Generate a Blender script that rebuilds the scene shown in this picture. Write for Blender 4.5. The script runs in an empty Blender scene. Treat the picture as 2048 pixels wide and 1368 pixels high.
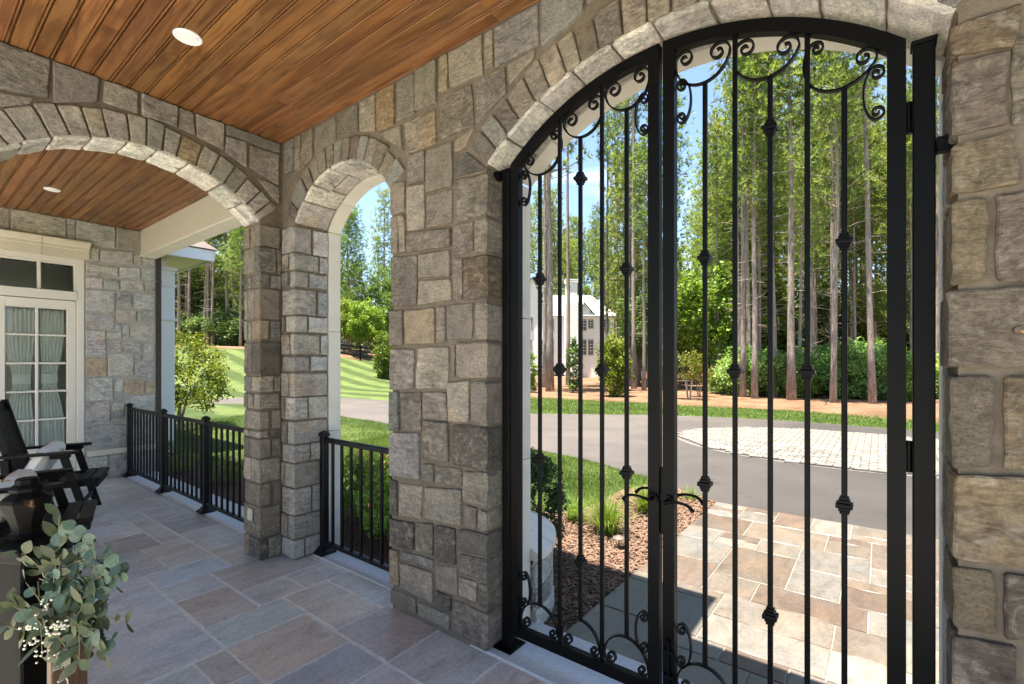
import bpy, math, random
import numpy as np
from mathutils import Vector, noise as mnoise
R = math.radians
sc = bpy.context.scene
random.seed(7)
rng = np.random.default_rng(7)

# ------------------------------------------------------------------ camera
cam_d = bpy.data.cameras.new('camera')
cam = bpy.data.objects.new('camera', cam_d)
sc.collection.objects.link(cam)
sc.camera = cam
cam_d.sensor_width = 36.0
cam_d.lens = 957 / 2048 * 36
cam_d.shift_y = 41 / 2048
cam_d.clip_start = 0.02
cam_d.clip_end = 600
cam.location = (3.708, -1.879, 1.5)
TH = R(52.5)
cam.rotation_euler = (R(90), 0, R(37.5))      # level, looking towards (-cos TH, sin TH)

# ------------------------------------------------------------------ sky and sun
SUN = Vector((0.25, 0.46, -3.2)).normalized()   # the way the light travels
world = bpy.data.worlds.new('World')
sc.world = world
world.use_nodes = True
wn = world.node_tree.nodes; wl = world.node_tree.links
wn.clear()
w_out = wn.new('ShaderNodeOutputWorld'); w_bg = wn.new('ShaderNodeBackground')
sky = wn.new('ShaderNodeTexSky'); sky.sky_type = 'NISHITA'; sky.sun_disc = False
sky.sun_elevation = math.asin(-SUN.z); sky.sun_rotation = math.atan2(-SUN.x, -SUN.y)
sky.air_density = 1.0; sky.dust_density = 0.15; sky.ozone_density = 3.0
w_tc = wn.new('ShaderNodeTexCoord'); w_map = wn.new('ShaderNodeMapping')
w_map.inputs['Scale'].default_value = (1.0, 1.0, 3.2)
w_no = wn.new('ShaderNodeTexNoise'); w_no.inputs['Scale'].default_value = 2.3; w_no.inputs['Detail'].default_value = 7
w_no.inputs['Distortion'].default_value = 0.7
w_rp = wn.new('ShaderNodeValToRGB')
w_rp.color_ramp.elements[0].position = 0.54; w_rp.color_ramp.elements[0].color = (0, 0, 0, 1)
w_rp.color_ramp.elements[1].position = 0.78; w_rp.color_ramp.elements[1].color = (0.55, 0.55, 0.55, 1)
w_mx = wn.new('ShaderNodeMixRGB'); w_mx.inputs['Color2'].default_value = (11.0, 11.4, 12.0, 1)
wl.new(w_tc.outputs['Generated'], w_map.inputs['Vector']); wl.new(w_map.outputs[0], w_no.inputs['Vector'])
wl.new(w_no.outputs['Fac'], w_rp.inputs['Fac']); wl.new(w_rp.outputs['Color'], w_mx.inputs['Fac'])
wl.new(sky.outputs[0], w_mx.inputs['Color1']); wl.new(w_mx.outputs[0], w_bg.inputs['Color'])
w_bg.inputs['Strength'].default_value = 0.056
wl.new(w_bg.outputs[0], w_out.inputs['Surface'])

sun_d = bpy.data.lights.new('sun', 'SUN'); sun_d.energy = 3.9; sun_d.angle = R(0.5); sun_d.color = (1.0, 0.95, 0.87)
sun = bpy.data.objects.new('sun', sun_d); sc.collection.objects.link(sun)
sun.rotation_euler = SUN.to_track_quat('-Z', 'Y').to_euler()

vs = sc.view_settings
vs.view_transform = 'Standard'; vs.look = 'None'; vs.gamma = 1.0; vs.use_curve_mapping = False
vs.exposure = 2.72
vs.use_white_balance = True; vs.white_balance_temperature = 6900
cy = sc.cycles
cy.use_denoising = True; cy.max_bounces = 9; cy.diffuse_bounces = 6; cy.glossy_bounces = 3
cy.transmission_bounces = 4; cy.transparent_max_bounces = 8; cy.caustics_reflective = False; cy.caustics_refractive = False
cy.sample_clamp_indirect = 8.0

# ------------------------------------------------------------------ helpers
COL = sc.collection
def mesh_data(name, verts, faces, mat=None, smooth=False):
    me = bpy.data.meshes.new(name)
    me.from_pydata([tuple(v) for v in verts], [], faces)
    if mat: me.materials.append(mat)
    if smooth: me.shade_smooth()
    me.update()
    return me
def mesh_np(name, verts, k, mat=None, smooth=False):
    """verts (n*k,3): n faces of k corners, nothing shared"""
    v = np.ascontiguousarray(verts, dtype=np.float32).reshape(-1, 3); n = len(v) // k
    me = bpy.data.meshes.new(name)
    me.vertices.add(n * k); me.vertices.foreach_set('co', v.ravel())
    me.loops.add(n * k); me.loops.foreach_set('vertex_index', np.arange(n * k, dtype=np.int32))
    me.polygons.add(n); me.polygons.foreach_set('loop_start', np.arange(0, n * k, k, dtype=np.int32))
    if smooth: me.shade_smooth()
    if mat: me.materials.append(mat)
    me.update(calc_edges=True)
    return me
def link(name, data, parent=None, loc=None, rz=None, color=None):
    o = bpy.data.objects.new(name, data); COL.objects.link(o)
    if parent: o.parent = parent
    if loc is not None: o.location = loc
    if rz is not None: o.rotation_euler = (0, 0, rz)
    if color is not None: o.color = color if len(color) == 4 else (*color, 1)
    return o
def thing(name, label, cat, loc=(0, 0, 0), rz=0, group=None):
    o = link(name, None, None, loc, rz); o.empty_display_size = .1
    return tag(o, label, cat, group)
def tag(o, label=None, cat=None, group=None, kind=None):
    if label: o['label'] = label
    if cat: o['category'] = cat
    if group: o['group'] = group
    if kind: o['kind'] = kind
    return o
class MB:
    """collects shapes into one mesh"""
    def __init__(s): s.v = []; s.f = []
    def add(s, v, f):
        b = len(s.v); s.v += [tuple(p) for p in v]; s.f += [tuple(b + i for i in q) for q in f]; return s
    def box(s, x0, x1, y0, y1, z0, z1):
        return s.add([(x0,y0,z0),(x1,y0,z0),(x1,y1,z0),(x0,y1,z0),(x0,y0,z1),(x1,y0,z1),(x1,y1,z1),(x0,y1,z1)],
                     [(3,2,1,0),(4,5,6,7),(0,1,5,4),(1,2,6,5),(2,3,7,6),(3,0,4,7)])
    def bbox(s, x0, x1, y0, y1, z0, z1, b=.004):
        """box with bevelled edges"""
        cx, cy, cz = (x0+x1)/2, (y0+y1)/2, (z0+z1)/2; hx, hy, hz = (x1-x0)/2, (y1-y0)/2, (z1-z0)/2
        b = min(b, hx*.6, hy*.6, hz*.6); V = []; ix = {}
        for sx in (-1,1):
            for sy in (-1,1):
                for sz in (-1,1):
                    for a in range(3):
                        d = [hx-b, hy-b, hz-b]; d[a] += b
                        ix[sx,sy,sz,a] = len(V); V.append((cx+sx*d[0], cy+sy*d[1], cz+sz*d[2]))
        F = []
        for a in range(3):
            o = [i for i in range(3) if i != a]
            for sg in (-1,1):
                q = []
                for (p, r) in ((-1,-1),(1,-1),(1,1),(-1,1)):
                    k = [0,0,0]; k[a] = sg; k[o[0]] = p; k[o[1]] = r; q.append(ix[(*k, a)])
                F.append(tuple(q))
            for p in (-1,1):
                for r in (-1,1):
                    k0=[0,0,0]; k1=[0,0,0]; k0[a]=-1; k1[a]=1
                    for k in (k0,k1): k[o[0]]=p; k[o[1]]=r
                    F.append((ix[(*k0,o[0])],ix[(*k1,o[0])],ix[(*k1,o[1])],ix[(*k0,o[1])]))
        for sx in (-1,1):
            for sy in (-1,1):
                for sz in (-1,1): F.append(tuple(ix[sx,sy,sz,a] for a in range(3)))
        return s.add(V, F)
    def tube(s, pts, rad, n=8, cap=True):
        pts = [Vector(p) for p in pts]; rad = rad if isinstance(rad, (list, tuple)) else [rad]*len(pts)
        V = []; F = []; up = None
        for i, p in enumerate(pts):
            d = (pts[min(i+1, len(pts)-1)] - pts[max(i-1, 0)]).normalized()
            if up is None: up = d.orthogonal().normalized()
            up = (up - d*up.dot(d)).normalized(); sd = d.cross(up)
            for k in range(n):
                a = 2*math.pi*k/n; V.append(p + (up*math.cos(a) + sd*math.sin(a))*rad[i])
        for i in range(len(pts)-1):
            for k in range(n):
                F.append((i*n+k, i*n+(k+1)%n, (i+1)*n+(k+1)%n, (i+1)*n+k))
        if cap: F.append(tuple(range(n-1,-1,-1))); F.append(tuple((len(pts)-1)*n+k for k in range(n)))
        return s.add(V, F)
    def lathe(s, prof, n=16, c=(0,0), rot=0):
        """prof: (radius, z) bottom to top; n=4 gives square mouldings"""
        V = []; F = []; q = math.sqrt(2) if n == 4 else (1/math.cos(math.pi/n) if n == 8 else 1)
        for r, z in prof:
            for k in range(n):
                a = 2*math.pi*(k+.5)/n + rot; V.append((c[0]+r*q*math.cos(a), c[1]+r*q*math.sin(a), z))
        for i in range(len(prof)-1):
            for k in range(n): F.append((i*n+k, i*n+(k+1)%n, (i+1)*n+(k+1)%n, (i+1)*n+k))
        F.append(tuple(range(n-1,-1,-1))); F.append(tuple((len(prof)-1)*n+k for k in range(n)))
        return s.add(V, F)
    def strip(s, pts, w0, w1, th):
        """flat bar bent along pts [(x,z)], spanning y w0..w1, th thick in the plane"""
        P = [Vector((p[0], p[1])) for p in pts]; V = []; F = []
        for i, p in enumerate(P):
            d = (P[min(i+1,len(P)-1)] - P[max(i-1,0)]); d = d.normalized() if d.length > 1e-9 else Vector((1,0)); nn = Vector((-d.y, d.x))*th/2
            a, b = p+nn, p-nn
            V += [(a.x,w0,a.y),(b.x,w0,b.y),(b.x,w1,b.y),(a.x,w1,a.y)]
        for i in range(len(P)-1):
            for k in range(4): F.append((i*4+k, i*4+(k+1)%4, (i+1)*4+(k+1)%4, (i+1)*4+k))
        F += [(3,2,1,0), tuple(len(V)-4+k for k in range(4))]
        return s.add(V, F)
    def data(s, name, mat=None, smooth=False): return mesh_data(name, s.v, s.f, mat, smooth)
    def build(s, name, mat, parent=None, smooth=False, loc=None, rz=None, color=None):
        return link(name, s.data(name, mat, smooth), parent, loc, rz, color)
def auto_smooth(o, ang=35):
    me = o.data; me.shade_smooth()
    try: me.set_sharp_from_angle(angle=R(ang))
    except Exception: pass
    return o

# ------------------------------------------------------------------ materials
def new_mat(name):
    m = bpy.data.materials.new(name); m.use_nodes = True
    return m, m.node_tree.nodes, m.node_tree.links, m.node_tree.nodes['Principled BSDF']
def ramp(N, stops):
    r = N.new('ShaderNodeValToRGB'); e = r.color_ramp.elements
    while len(e) < len(stops): e.new(.5)
    for i, (p, c) in enumerate(stops): e[i].position = p; e[i].color = (*c, 1)
    return r
def coords(N, L, scale=(1,1,1), rand=True, src='Object'):
    tc = N.new('ShaderNodeTexCoord'); mp = N.new('ShaderNodeMapping'); mp.inputs['Scale'].default_value = scale
    if rand:
        oi = N.new('ShaderNodeObjectInfo'); mu = N.new('ShaderNodeMath'); mu.operation = 'MULTIPLY'; mu.inputs[1].default_value = 61.0
        ad = N.new('ShaderNodeVectorMath'); ad.operation = 'ADD'
        L.new(oi.outputs['Random'], mu.inputs[0]); L.new(tc.outputs[src], ad.inputs[0]); L.new(mu.outputs[0], ad.inputs[1]); L.new(ad.outputs[0], mp.inputs['Vector'])
    else: L.new(tc.outputs[src], mp.inputs['Vector'])
    return mp
def noise_node(N, L, mp, scale, detail=5, rough=.6, dist=0):
    n = N.new('ShaderNodeTexNoise'); n.inputs['Scale'].default_value = scale; n.inputs['Detail'].default_value = detail
    n.inputs['Roughness'].default_value = rough; n.inputs['Distortion'].default_value = dist
    L.new(mp.outputs[0], n.inputs['Vector']); return n
def mixc(N, L, kind, a, b, fac=1.0):
    m = N.new('ShaderNodeMixRGB'); m.blend_type = kind
    if isinstance(fac, (int, float)): m.inputs['Fac'].default_value = fac
    else: L.new(fac, m.inputs['Fac'])
    for s, x in (('Color1', a), ('Color2', b)):
        if isinstance(x, tuple): m.inputs[s].default_value = (*x, 1)
        else: L.new(x, m.inputs[s])
    return m.outputs[0]
def bump(N, L, B, h, strength, dist):
    b = N.new('ShaderNodeBump'); b.inputs['Strength'].default_value = strength; b.inputs['Distance'].default_value = dist
    L.new(h, b.inputs['Height']); L.new(b.outputs[0], B.inputs['Normal'])
def simple(name, col, rough=.6, metal=0, var=0.12, vscale=9, bstr=.15, bdist=.002, bscale=60, spec=.5):
    m, N, L, B = new_mat(name); mp = coords(N, L)
    n = noise_node(N, L, mp, vscale, 5)
    r = ramp(N, [(.3, tuple(c*(1-var) for c in col)), (.7, tuple(min(1, c*(1+var)) for c in col))])
    L.new(n.outputs['Fac'], r.inputs['Fac']); L.new(r.outputs[0], B.inputs['Base Color'])
    B.inputs['Roughness'].default_value = rough; B.inputs['Metallic'].default_value = metal; B.inputs['Specular IOR Level'].default_value = spec
    if bstr: bump(N, L, B, noise_node(N, L, mp, bscale, 3).outputs['Fac'], bstr, bdist)
    return m
def m_stone(name, bstr=.85, k=1.0, streak=.7, vein=.35):
    m, N, L, B = new_mat(name); mp = coords(N, L, (k,k,k)); oi = N.new('ShaderNodeObjectInfo')
    n1 = noise_node(N, L, mp, 9, 6, .65, .4); n2 = noise_node(N, L, mp, 70, 4, .7); n3 = noise_node(N, L, mp, 22, 8, .72, 1.4)
    r1 = ramp(N, [(.28, (.62,.60,.58)), (.5, (1,1,1)), (.75, (1.35,1.30,1.22))]); L.new(n1.outputs['Fac'], r1.inputs['Fac'])
    c = mixc(N, L, 'MULTIPLY', oi.outputs['Color'], r1.outputs[0])
    r2 = ramp(N, [(.30, (.55,.54,.53)), (.5, (1,1,1)), (.72, (1.4,1.37,1.3))]); L.new(n2.outputs['Fac'], r2.inputs['Fac'])
    c = mixc(N, L, 'MULTIPLY', c, r2.outputs[0], .75)
    r3 = ramp(N, [(.52, (0,0,0)), (.66, (1,1,1))]); L.new(n3.outputs['Fac'], r3.inputs['Fac'])
    f = N.new('ShaderNodeMath'); f.operation = 'MULTIPLY'; f.inputs[1].default_value = vein; L.new(r3.outputs[0], f.inputs[0])
    c = mixc(N, L, 'MIX', c, (.40,.36,.30), f.outputs[0])
    mps = coords(N, L, (26*k,26*k,95*k)); mps.inputs['Rotation'].default_value = (.5*k,.6,.3/k); n4 = noise_node(N, L, mps, 1.0, 5, .7, .5)
    r4 = ramp(N, [(.33, (.60,.58,.56)), (.5, (1,1,1)), (.66, (1.38,1.34,1.28))]); L.new(n4.outputs['Fac'], r4.inputs['Fac'])
    c = mixc(N, L, 'MULTIPLY', c, r4.outputs[0], streak)
    nw = noise_node(N, L, mp, 3.2, 4, .6, .8); rw = ramp(N, [(.60, (0,0,0)), (.72, (1,1,1))]); L.new(nw.outputs['Fac'], rw.inputs['Fac'])
    f2 = N.new('ShaderNodeMath'); f2.operation = 'MULTIPLY'; f2.inputs[1].default_value = .55; L.new(rw.outputs[0], f2.inputs[0])
    c = mixc(N, L, 'MULTIPLY', c, (1.0,.78,.52), f2.outputs[0])
    L.new(c, B.inputs['Base Color']); B.inputs['Roughness'].default_value = .88; B.inputs['Specular IOR Level'].default_value = .25
    ad = N.new('ShaderNodeMath'); ad.operation = 'ADD'; L.new(n3.outputs['Fac'], ad.inputs[0])
    mu = N.new('ShaderNodeMath'); mu.operation = 'MULTIPLY'; mu.inputs[1].default_value = .45; L.new(n4.outputs['Fac'], mu.inputs[0]); L.new(mu.outputs[0], ad.inputs[1])
    bump(N, L, B, ad.outputs[0], bstr, .020)
    return m
def m_flag(name):
    m, N, L, B = new_mat(name); mp = coords(N, L, (1, .35, 1)); mp2 = coords(N, L); oi = N.new('ShaderNodeObjectInfo')
    n1 = noise_node(N, L, mp, 7, 7, .62, 1.2); n2 = noise_node(N, L, mp2, 45, 4, .7); n3 = noise_node(N, L, mp2, 2.2, 5, .6, .6)
    r1 = ramp(N, [(.3, (.72,.72,.73)), (.5, (1,1,1)), (.72, (1.22,1.2,1.17))]); L.new(n1.outputs['Fac'], r1.inputs['Fac'])
    c = mixc(N, L, 'MULTIPLY', oi.outputs['Color'], r1.outputs[0])
    r3 = ramp(N, [(.42, (1.05,.99,.93)), (.62, (.93,.98,1.02))]); L.new(n3.outputs['Fac'], r3.inputs['Fac'])
    c = mixc(N, L, 'MULTIPLY', c, r3.outputs[0])
    r2 = ramp(N, [(.35, (.86,.86,.86)), (.65, (1.1,1.1,1.1))]); L.new(n2.outputs['Fac'], r2.inputs['Fac'])
    c = mixc(N, L, 'MULTIPLY', c, r2.outputs[0])
    nv = noise_node(N, L, mp2, 4.2, 9, .62, 2.2)            # thin dark veins where the noise crosses its middle
    rv = ramp(N, [(.485, (1,1,1)), (.5, (.62,.61,.60)), (.515, (1,1,1))]); L.new(nv.outputs['Fac'], rv.inputs['Fac'])
    c = mixc(N, L, 'MULTIPLY', c, rv.outputs[0], .6)
    L.new(c, B.inputs['Base Color']); B.inputs['Roughness'].default_value = .38; B.inputs['Specular IOR Level'].default_value = .5
    bump(N, L, B, n1.outputs['Fac'], .35, .006)
    return m
def m_wood(name, dark, mid, light, rough=.42, along=0):
    m, N, L, B = new_mat(name); s = [9, 9, 9]; s[along] = .75; mp = coords(N, L, tuple(s))
    w = [30, 30, 30]; w[along] = 1.1; mp2 = coords(N, L, tuple(w)); oi = N.new('ShaderNodeObjectInfo')
    n1 = noise_node(N, L, mp, 1.3, 3, .5, .7)
    sn = N.new('ShaderNodeMath'); sn.operation = 'MULTIPLY'; sn.inputs[1].default_value = 30; L.new(n1.outputs['Fac'], sn.inputs[0])
    si = N.new('ShaderNodeMath'); si.operation = 'SINE'; L.new(sn.outputs[0], si.inputs[0])
    mr = N.new('ShaderNodeMapRange'); mr.inputs['From Min'].default_value = -1; L.new(si.outputs[0], mr.inputs['Value'])
    n2 = noise_node(N, L, mp2, 5, 5, .7)
    fx = mixc(N, L, 'MIX', mr.outputs[0], n2.outputs['Fac'], .68)
    r = ramp(N, [(.18, dark), (.5, mid), (.85, light)]); L.new(fx, r.inputs['Fac'])
    c = mixc(N, L, 'MULTIPLY', r.outputs[0], oi.outputs['Color'])
    mp3 = coords(N, L, tuple(1 if i != along else .5 for i in range(3))); n3 = noise_node(N, L, mp3, 3.5, 5, .6, .5)
    r3 = ramp(N, [(.30, (.55,.50,.48)), (.45, (1,1,1)), (.7, (1.12,1.1,1.05))]); L.new(n3.outputs['Fac'], r3.inputs['Fac'])
    c = mixc(N, L, 'MULTIPLY', c, r3.outputs[0])
    L.new(c, B.inputs['Base Color']); B.inputs['Roughness'].default_value = rough
    bump(N, L, B, fx, .12, .002)
    return m
def m_leaf(name, c0, c1, c2, transl=.35, scale=1.3, rough=.55):
    """foliage: light and dark clumps from noise in the plant's own space, some light passes through"""
    m, N, L, B = new_mat(name); mp = coords(N, L); oi = N.new('ShaderNodeObjectInfo')
    n = noise_node(N, L, mp, scale, 3); n2 = noise_node(N, L, mp, scale*14, 2)
    fx = mixc(N, L, 'MIX', n.outputs['Fac'], n2.outputs['Fac'], .5)
    r = ramp(N, [(.32, c0), (.5, c1), (.70, c2)]); L.new(fx, r.inputs['Fac'])
    c = mixc(N, L, 'MULTIPLY', r.outputs[0], oi.outputs['Color'])
    L.new(c, B.inputs['Base Color']); B.inputs['Roughness'].default_value = rough; B.inputs['Specular IOR Level'].default_value = .3
    if transl:
        t = N.new('ShaderNodeBsdfTranslucent'); cc = mixc(N, L, 'MULTIPLY', c, (1.25,1.2,.55)); L.new(cc, t.inputs['Color'])
        mx = N.new('ShaderNodeMixShader'); mx.inputs['Fac'].default_value = transl
        L.new(B.outputs[0], mx.inputs[1]); L.new(t.outputs[0], mx.inputs[2]); L.new(mx.outputs[0], N['Material Output'].inputs['Surface'])
    return m
def m_ground(name, stops, scale, rough=.9, bstr=.4, bdist=.02, bscale=40, detail=8, fine=.5, spec=.2):
    m, N, L, B = new_mat(name); mp = coords(N, L, rand=False)
    n = noise_node(N, L, mp, scale, detail, .65, .3); n2 = noise_node(N, L, mp, bscale, 6, .7)
    fx = mixc(N, L, 'MIX', n.outputs['Fac'], n2.outputs['Fac'], fine)
    r = ramp(N, stops); L.new(fx, r.inputs['Fac']); L.new(r.outputs[0], B.inputs['Base Color'])
    B.inputs['Roughness'].default_value = rough; B.inputs['Specular IOR Level'].default_value = spec
    bump(N, L, B, n2.outputs['Fac'], bstr, bdist)
    return m, N, L, B
M = {}
M['stone'] = m_stone('fieldstone'); M['stone_b'] = m_stone('split_fieldstone', 1.0, .55, .9, .5); M['stone_c'] = m_stone('fine_fieldstone', .7, 1.7, .5, .2)
M['mortar'] = simple('mortar', (.155,.125,.095), .95, var=.22, vscale=14, bstr=.8, bdist=.006, bscale=90, spec=.15)
M['mortar_pale'] = simple('mortar_pale', (.36,.34,.31), .95, var=.15, vscale=14, bstr=.7, bdist=.005, bscale=90, spec=.15)
M['flag'] = m_flag('bluestone')
M['grout_pale'] = simple('pale_grout', (.62,.58,.51), .95, var=.12, vscale=20, bstr=.5, bdist=.003, bscale=150, spec=.15)
M['grout'] = simple('grout', (.40,.355,.295), .95, var=.12, vscale=20, bstr=.5, bdist=.003, bscale=150, spec=.15)
M['wood'] = m_wood('stained_boards', (.080,.033,.012), (.170,.075,.026), (.250,.122,.044))
M['cast'] = simple('cast_stone', (.62,.58,.51), .85, var=.07, vscale=5, bstr=.35, bdist=.002, bscale=160, spec=.2)
M['sill'] = simple('granite_sill', (.44,.44,.44), .7, var=.12, vscale=60, bstr=.3, bdist=.001, bscale=300)
M['iron'] = simple('black_iron', (.0022,.0022,.0023), .45, var=.2, vscale=30, bstr=.25, bdist=.0008, bscale=220, spec=.11)
M['alu'] = simple('black_powder_coat', (.004,.0041,.0045), .40, var=.1, vscale=30, bstr=.1, bdist=.0004, bscale=400, spec=.25)
M['trim'] = simple('painted_trim', (.50,.45,.37), .5, var=.03, vscale=3, bstr=.05)
M['door_paint'] = simple('cream_door_paint', (.62,.585,.52), .45, var=.03, vscale=3, bstr=.05)
M['white'] = simple('white_paint', (.70,.70,.70), .5, var=.03, vscale=3, bstr=.05)
M['bronze'] = simple('brown_gutter_metal', (.10,.075,.062), .45, var=.08, vscale=6, bstr=.05)
M['header'] = simple('limestone_header', (.56,.51,.41), .85, var=.08, vscale=6, bstr=.3, bdist=.002, bscale=120, spec=.2)
M['lamp_white'] = simple('white_lamp_trim', (.80,.80,.79), .4, var=.01, bstr=0)
M['chair'] = simple('black_painted_wood', (.0055,.0055,.0058), .5, var=.25, vscale=12, bstr=.2, bdist=.001, bscale=70, spec=.16)
# ------------------------------------------------------------------ stone laying
def hsh(seed): return random.Random(seed)
PAL = [((.215,.186,.152),5), ((.180,.156,.129),5), ((.255,.222,.182),3.5), ((.130,.115,.098),3), ((.265,.212,.145),.9), ((.205,.196,.182),3.2)]
PAL_M = [((.29,.27,.24),4), ((.33,.31,.28),3), ((.25,.235,.215),3), ((.36,.33,.28),1.5)]  # lighter than PAL: part of the daylight on the reveals painted in
PAL_G = [((.40,.395,.385),5), ((.46,.45,.43),4), ((.35,.35,.35),3), ((.42,.395,.35),2), ((.30,.30,.295),1)]  # paler copy of the wall stone, daylight on reveals and house wall painted in
def pick(pal, rd):
    c = rd.choices([p[0] for p in pal], [p[1] for p in pal])[0]; k = rd.uniform(.80, 1.22)
    return tuple(min(.9, x*k*rd.uniform(.97, 1.03)) for x in c)
N_STONE = [0]
def stone(quad, n0, n1, fmap, parent, color, name='stone', rnd=.0055, rough=.0052, mat=None, seg=.055, back=False):
    """rounded uneven block. quad: four (u,v) corners; n0 back, n1 front; fmap(u,v,n)->point"""
    N_STONE[0] += 1; sd = N_STONE[0]*7.31
    q = [Vector(p) for p in quad]
    W = max(((q[1]-q[0]).length + (q[2]-q[3]).length)/2, .01); H = max(((q[3]-q[0]).length + (q[2]-q[1]).length)/2, .01); D = max(n1-n0, .008)
    nu = max(3, min(8, int(W/seg)+2)); nv = max(3, min(8, int(H/seg)+2)); nn = 1 if D < .07 else max(2, min(4, int(D/.07)))
    r = min(rnd, W*.25, H*.25, D*.6)
    def line(n, ln):
        e = min(.3, r/ln); return [0.0] + [e + (1-2*e)*i/(n-2) for i in range(n-1)] + [1.0] if n > 2 else [0,1]
    su, sv = line(nu, W), line(nv, H); sn = [i/nn for i in range(nn)] + [1 - min(.5, r/D)] if nn > 1 else [0, 1 - min(.6, r/D)]
    V = []; F = []; ix = {}
    def put(i, j, k):
        key = (i, j, k)
        if key in ix: return ix[key]
        s, t = su[i], sv[j]; n = (sn + [1.0])[k]
        p = (q[0]*(1-s) + q[1]*s)*(1-t) + (q[3]*(1-s) + q[2]*s)*t
        front = k == len(sn)
        eu = i in (0, nu); ev = j in (0, nv)
        if eu and ev:                               # knock the corners off
            c = (q[0]+q[1]+q[2]+q[3])/4; p = p + (c-p).normalized()*r*.8
        z = n0 + D*n
        if front and (eu or ev): z -= r*.75
        P = Vector(fmap(p.x, p.y, z))
        a = Vector((p.x*9+sd, p.y*9, z*9))
        d = mnoise.noise_vector(a)*rough*.75 + mnoise.noise_vector(a*3.3)*rough*1.0
        if k == 0: d *= .3
        V.append(P + d); ix[key] = len(V)-1
        return ix[key]
    K = len(sn)
    for i in range(nu):
        for j in range(nv): F.append((put(i,j,K), put(i+1,j,K), put(i+1,j+1,K), put(i,j+1,K)))
    for k in range(K):
        for i in range(nu):
            F.append((put(i,0,k), put(i+1,0,k), put(i+1,0,k+1), put(i,0,k+1))); F.append((put(i+1,nv,k), put(i,nv,k), put(i,nv,k+1), put(i+1,nv,k+1)))
        for j in range(nv):
            F.append((put(0,j+1,k), put(0,j,k), put(0,j,k+1), put(0,j+1,k+1))); F.append((put(nu,j,k), put(nu,j+1,k), put(nu,j+1,k+1), put(nu,j,k+1)))
    c = sum(V, Vector())/len(V)
    me = mesh_data(name, [v-c for v in V], F, mat or M[('stone', 'stone_b', 'stone_c', 'stone_b', 'stone')[int(sd*3.7) % 5]])
    me.shade_smooth()
    try: me.set_sharp_from_angle(angle=R(24))
    except Exception: pass
    return link(name, me, parent, c, None, color)

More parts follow.
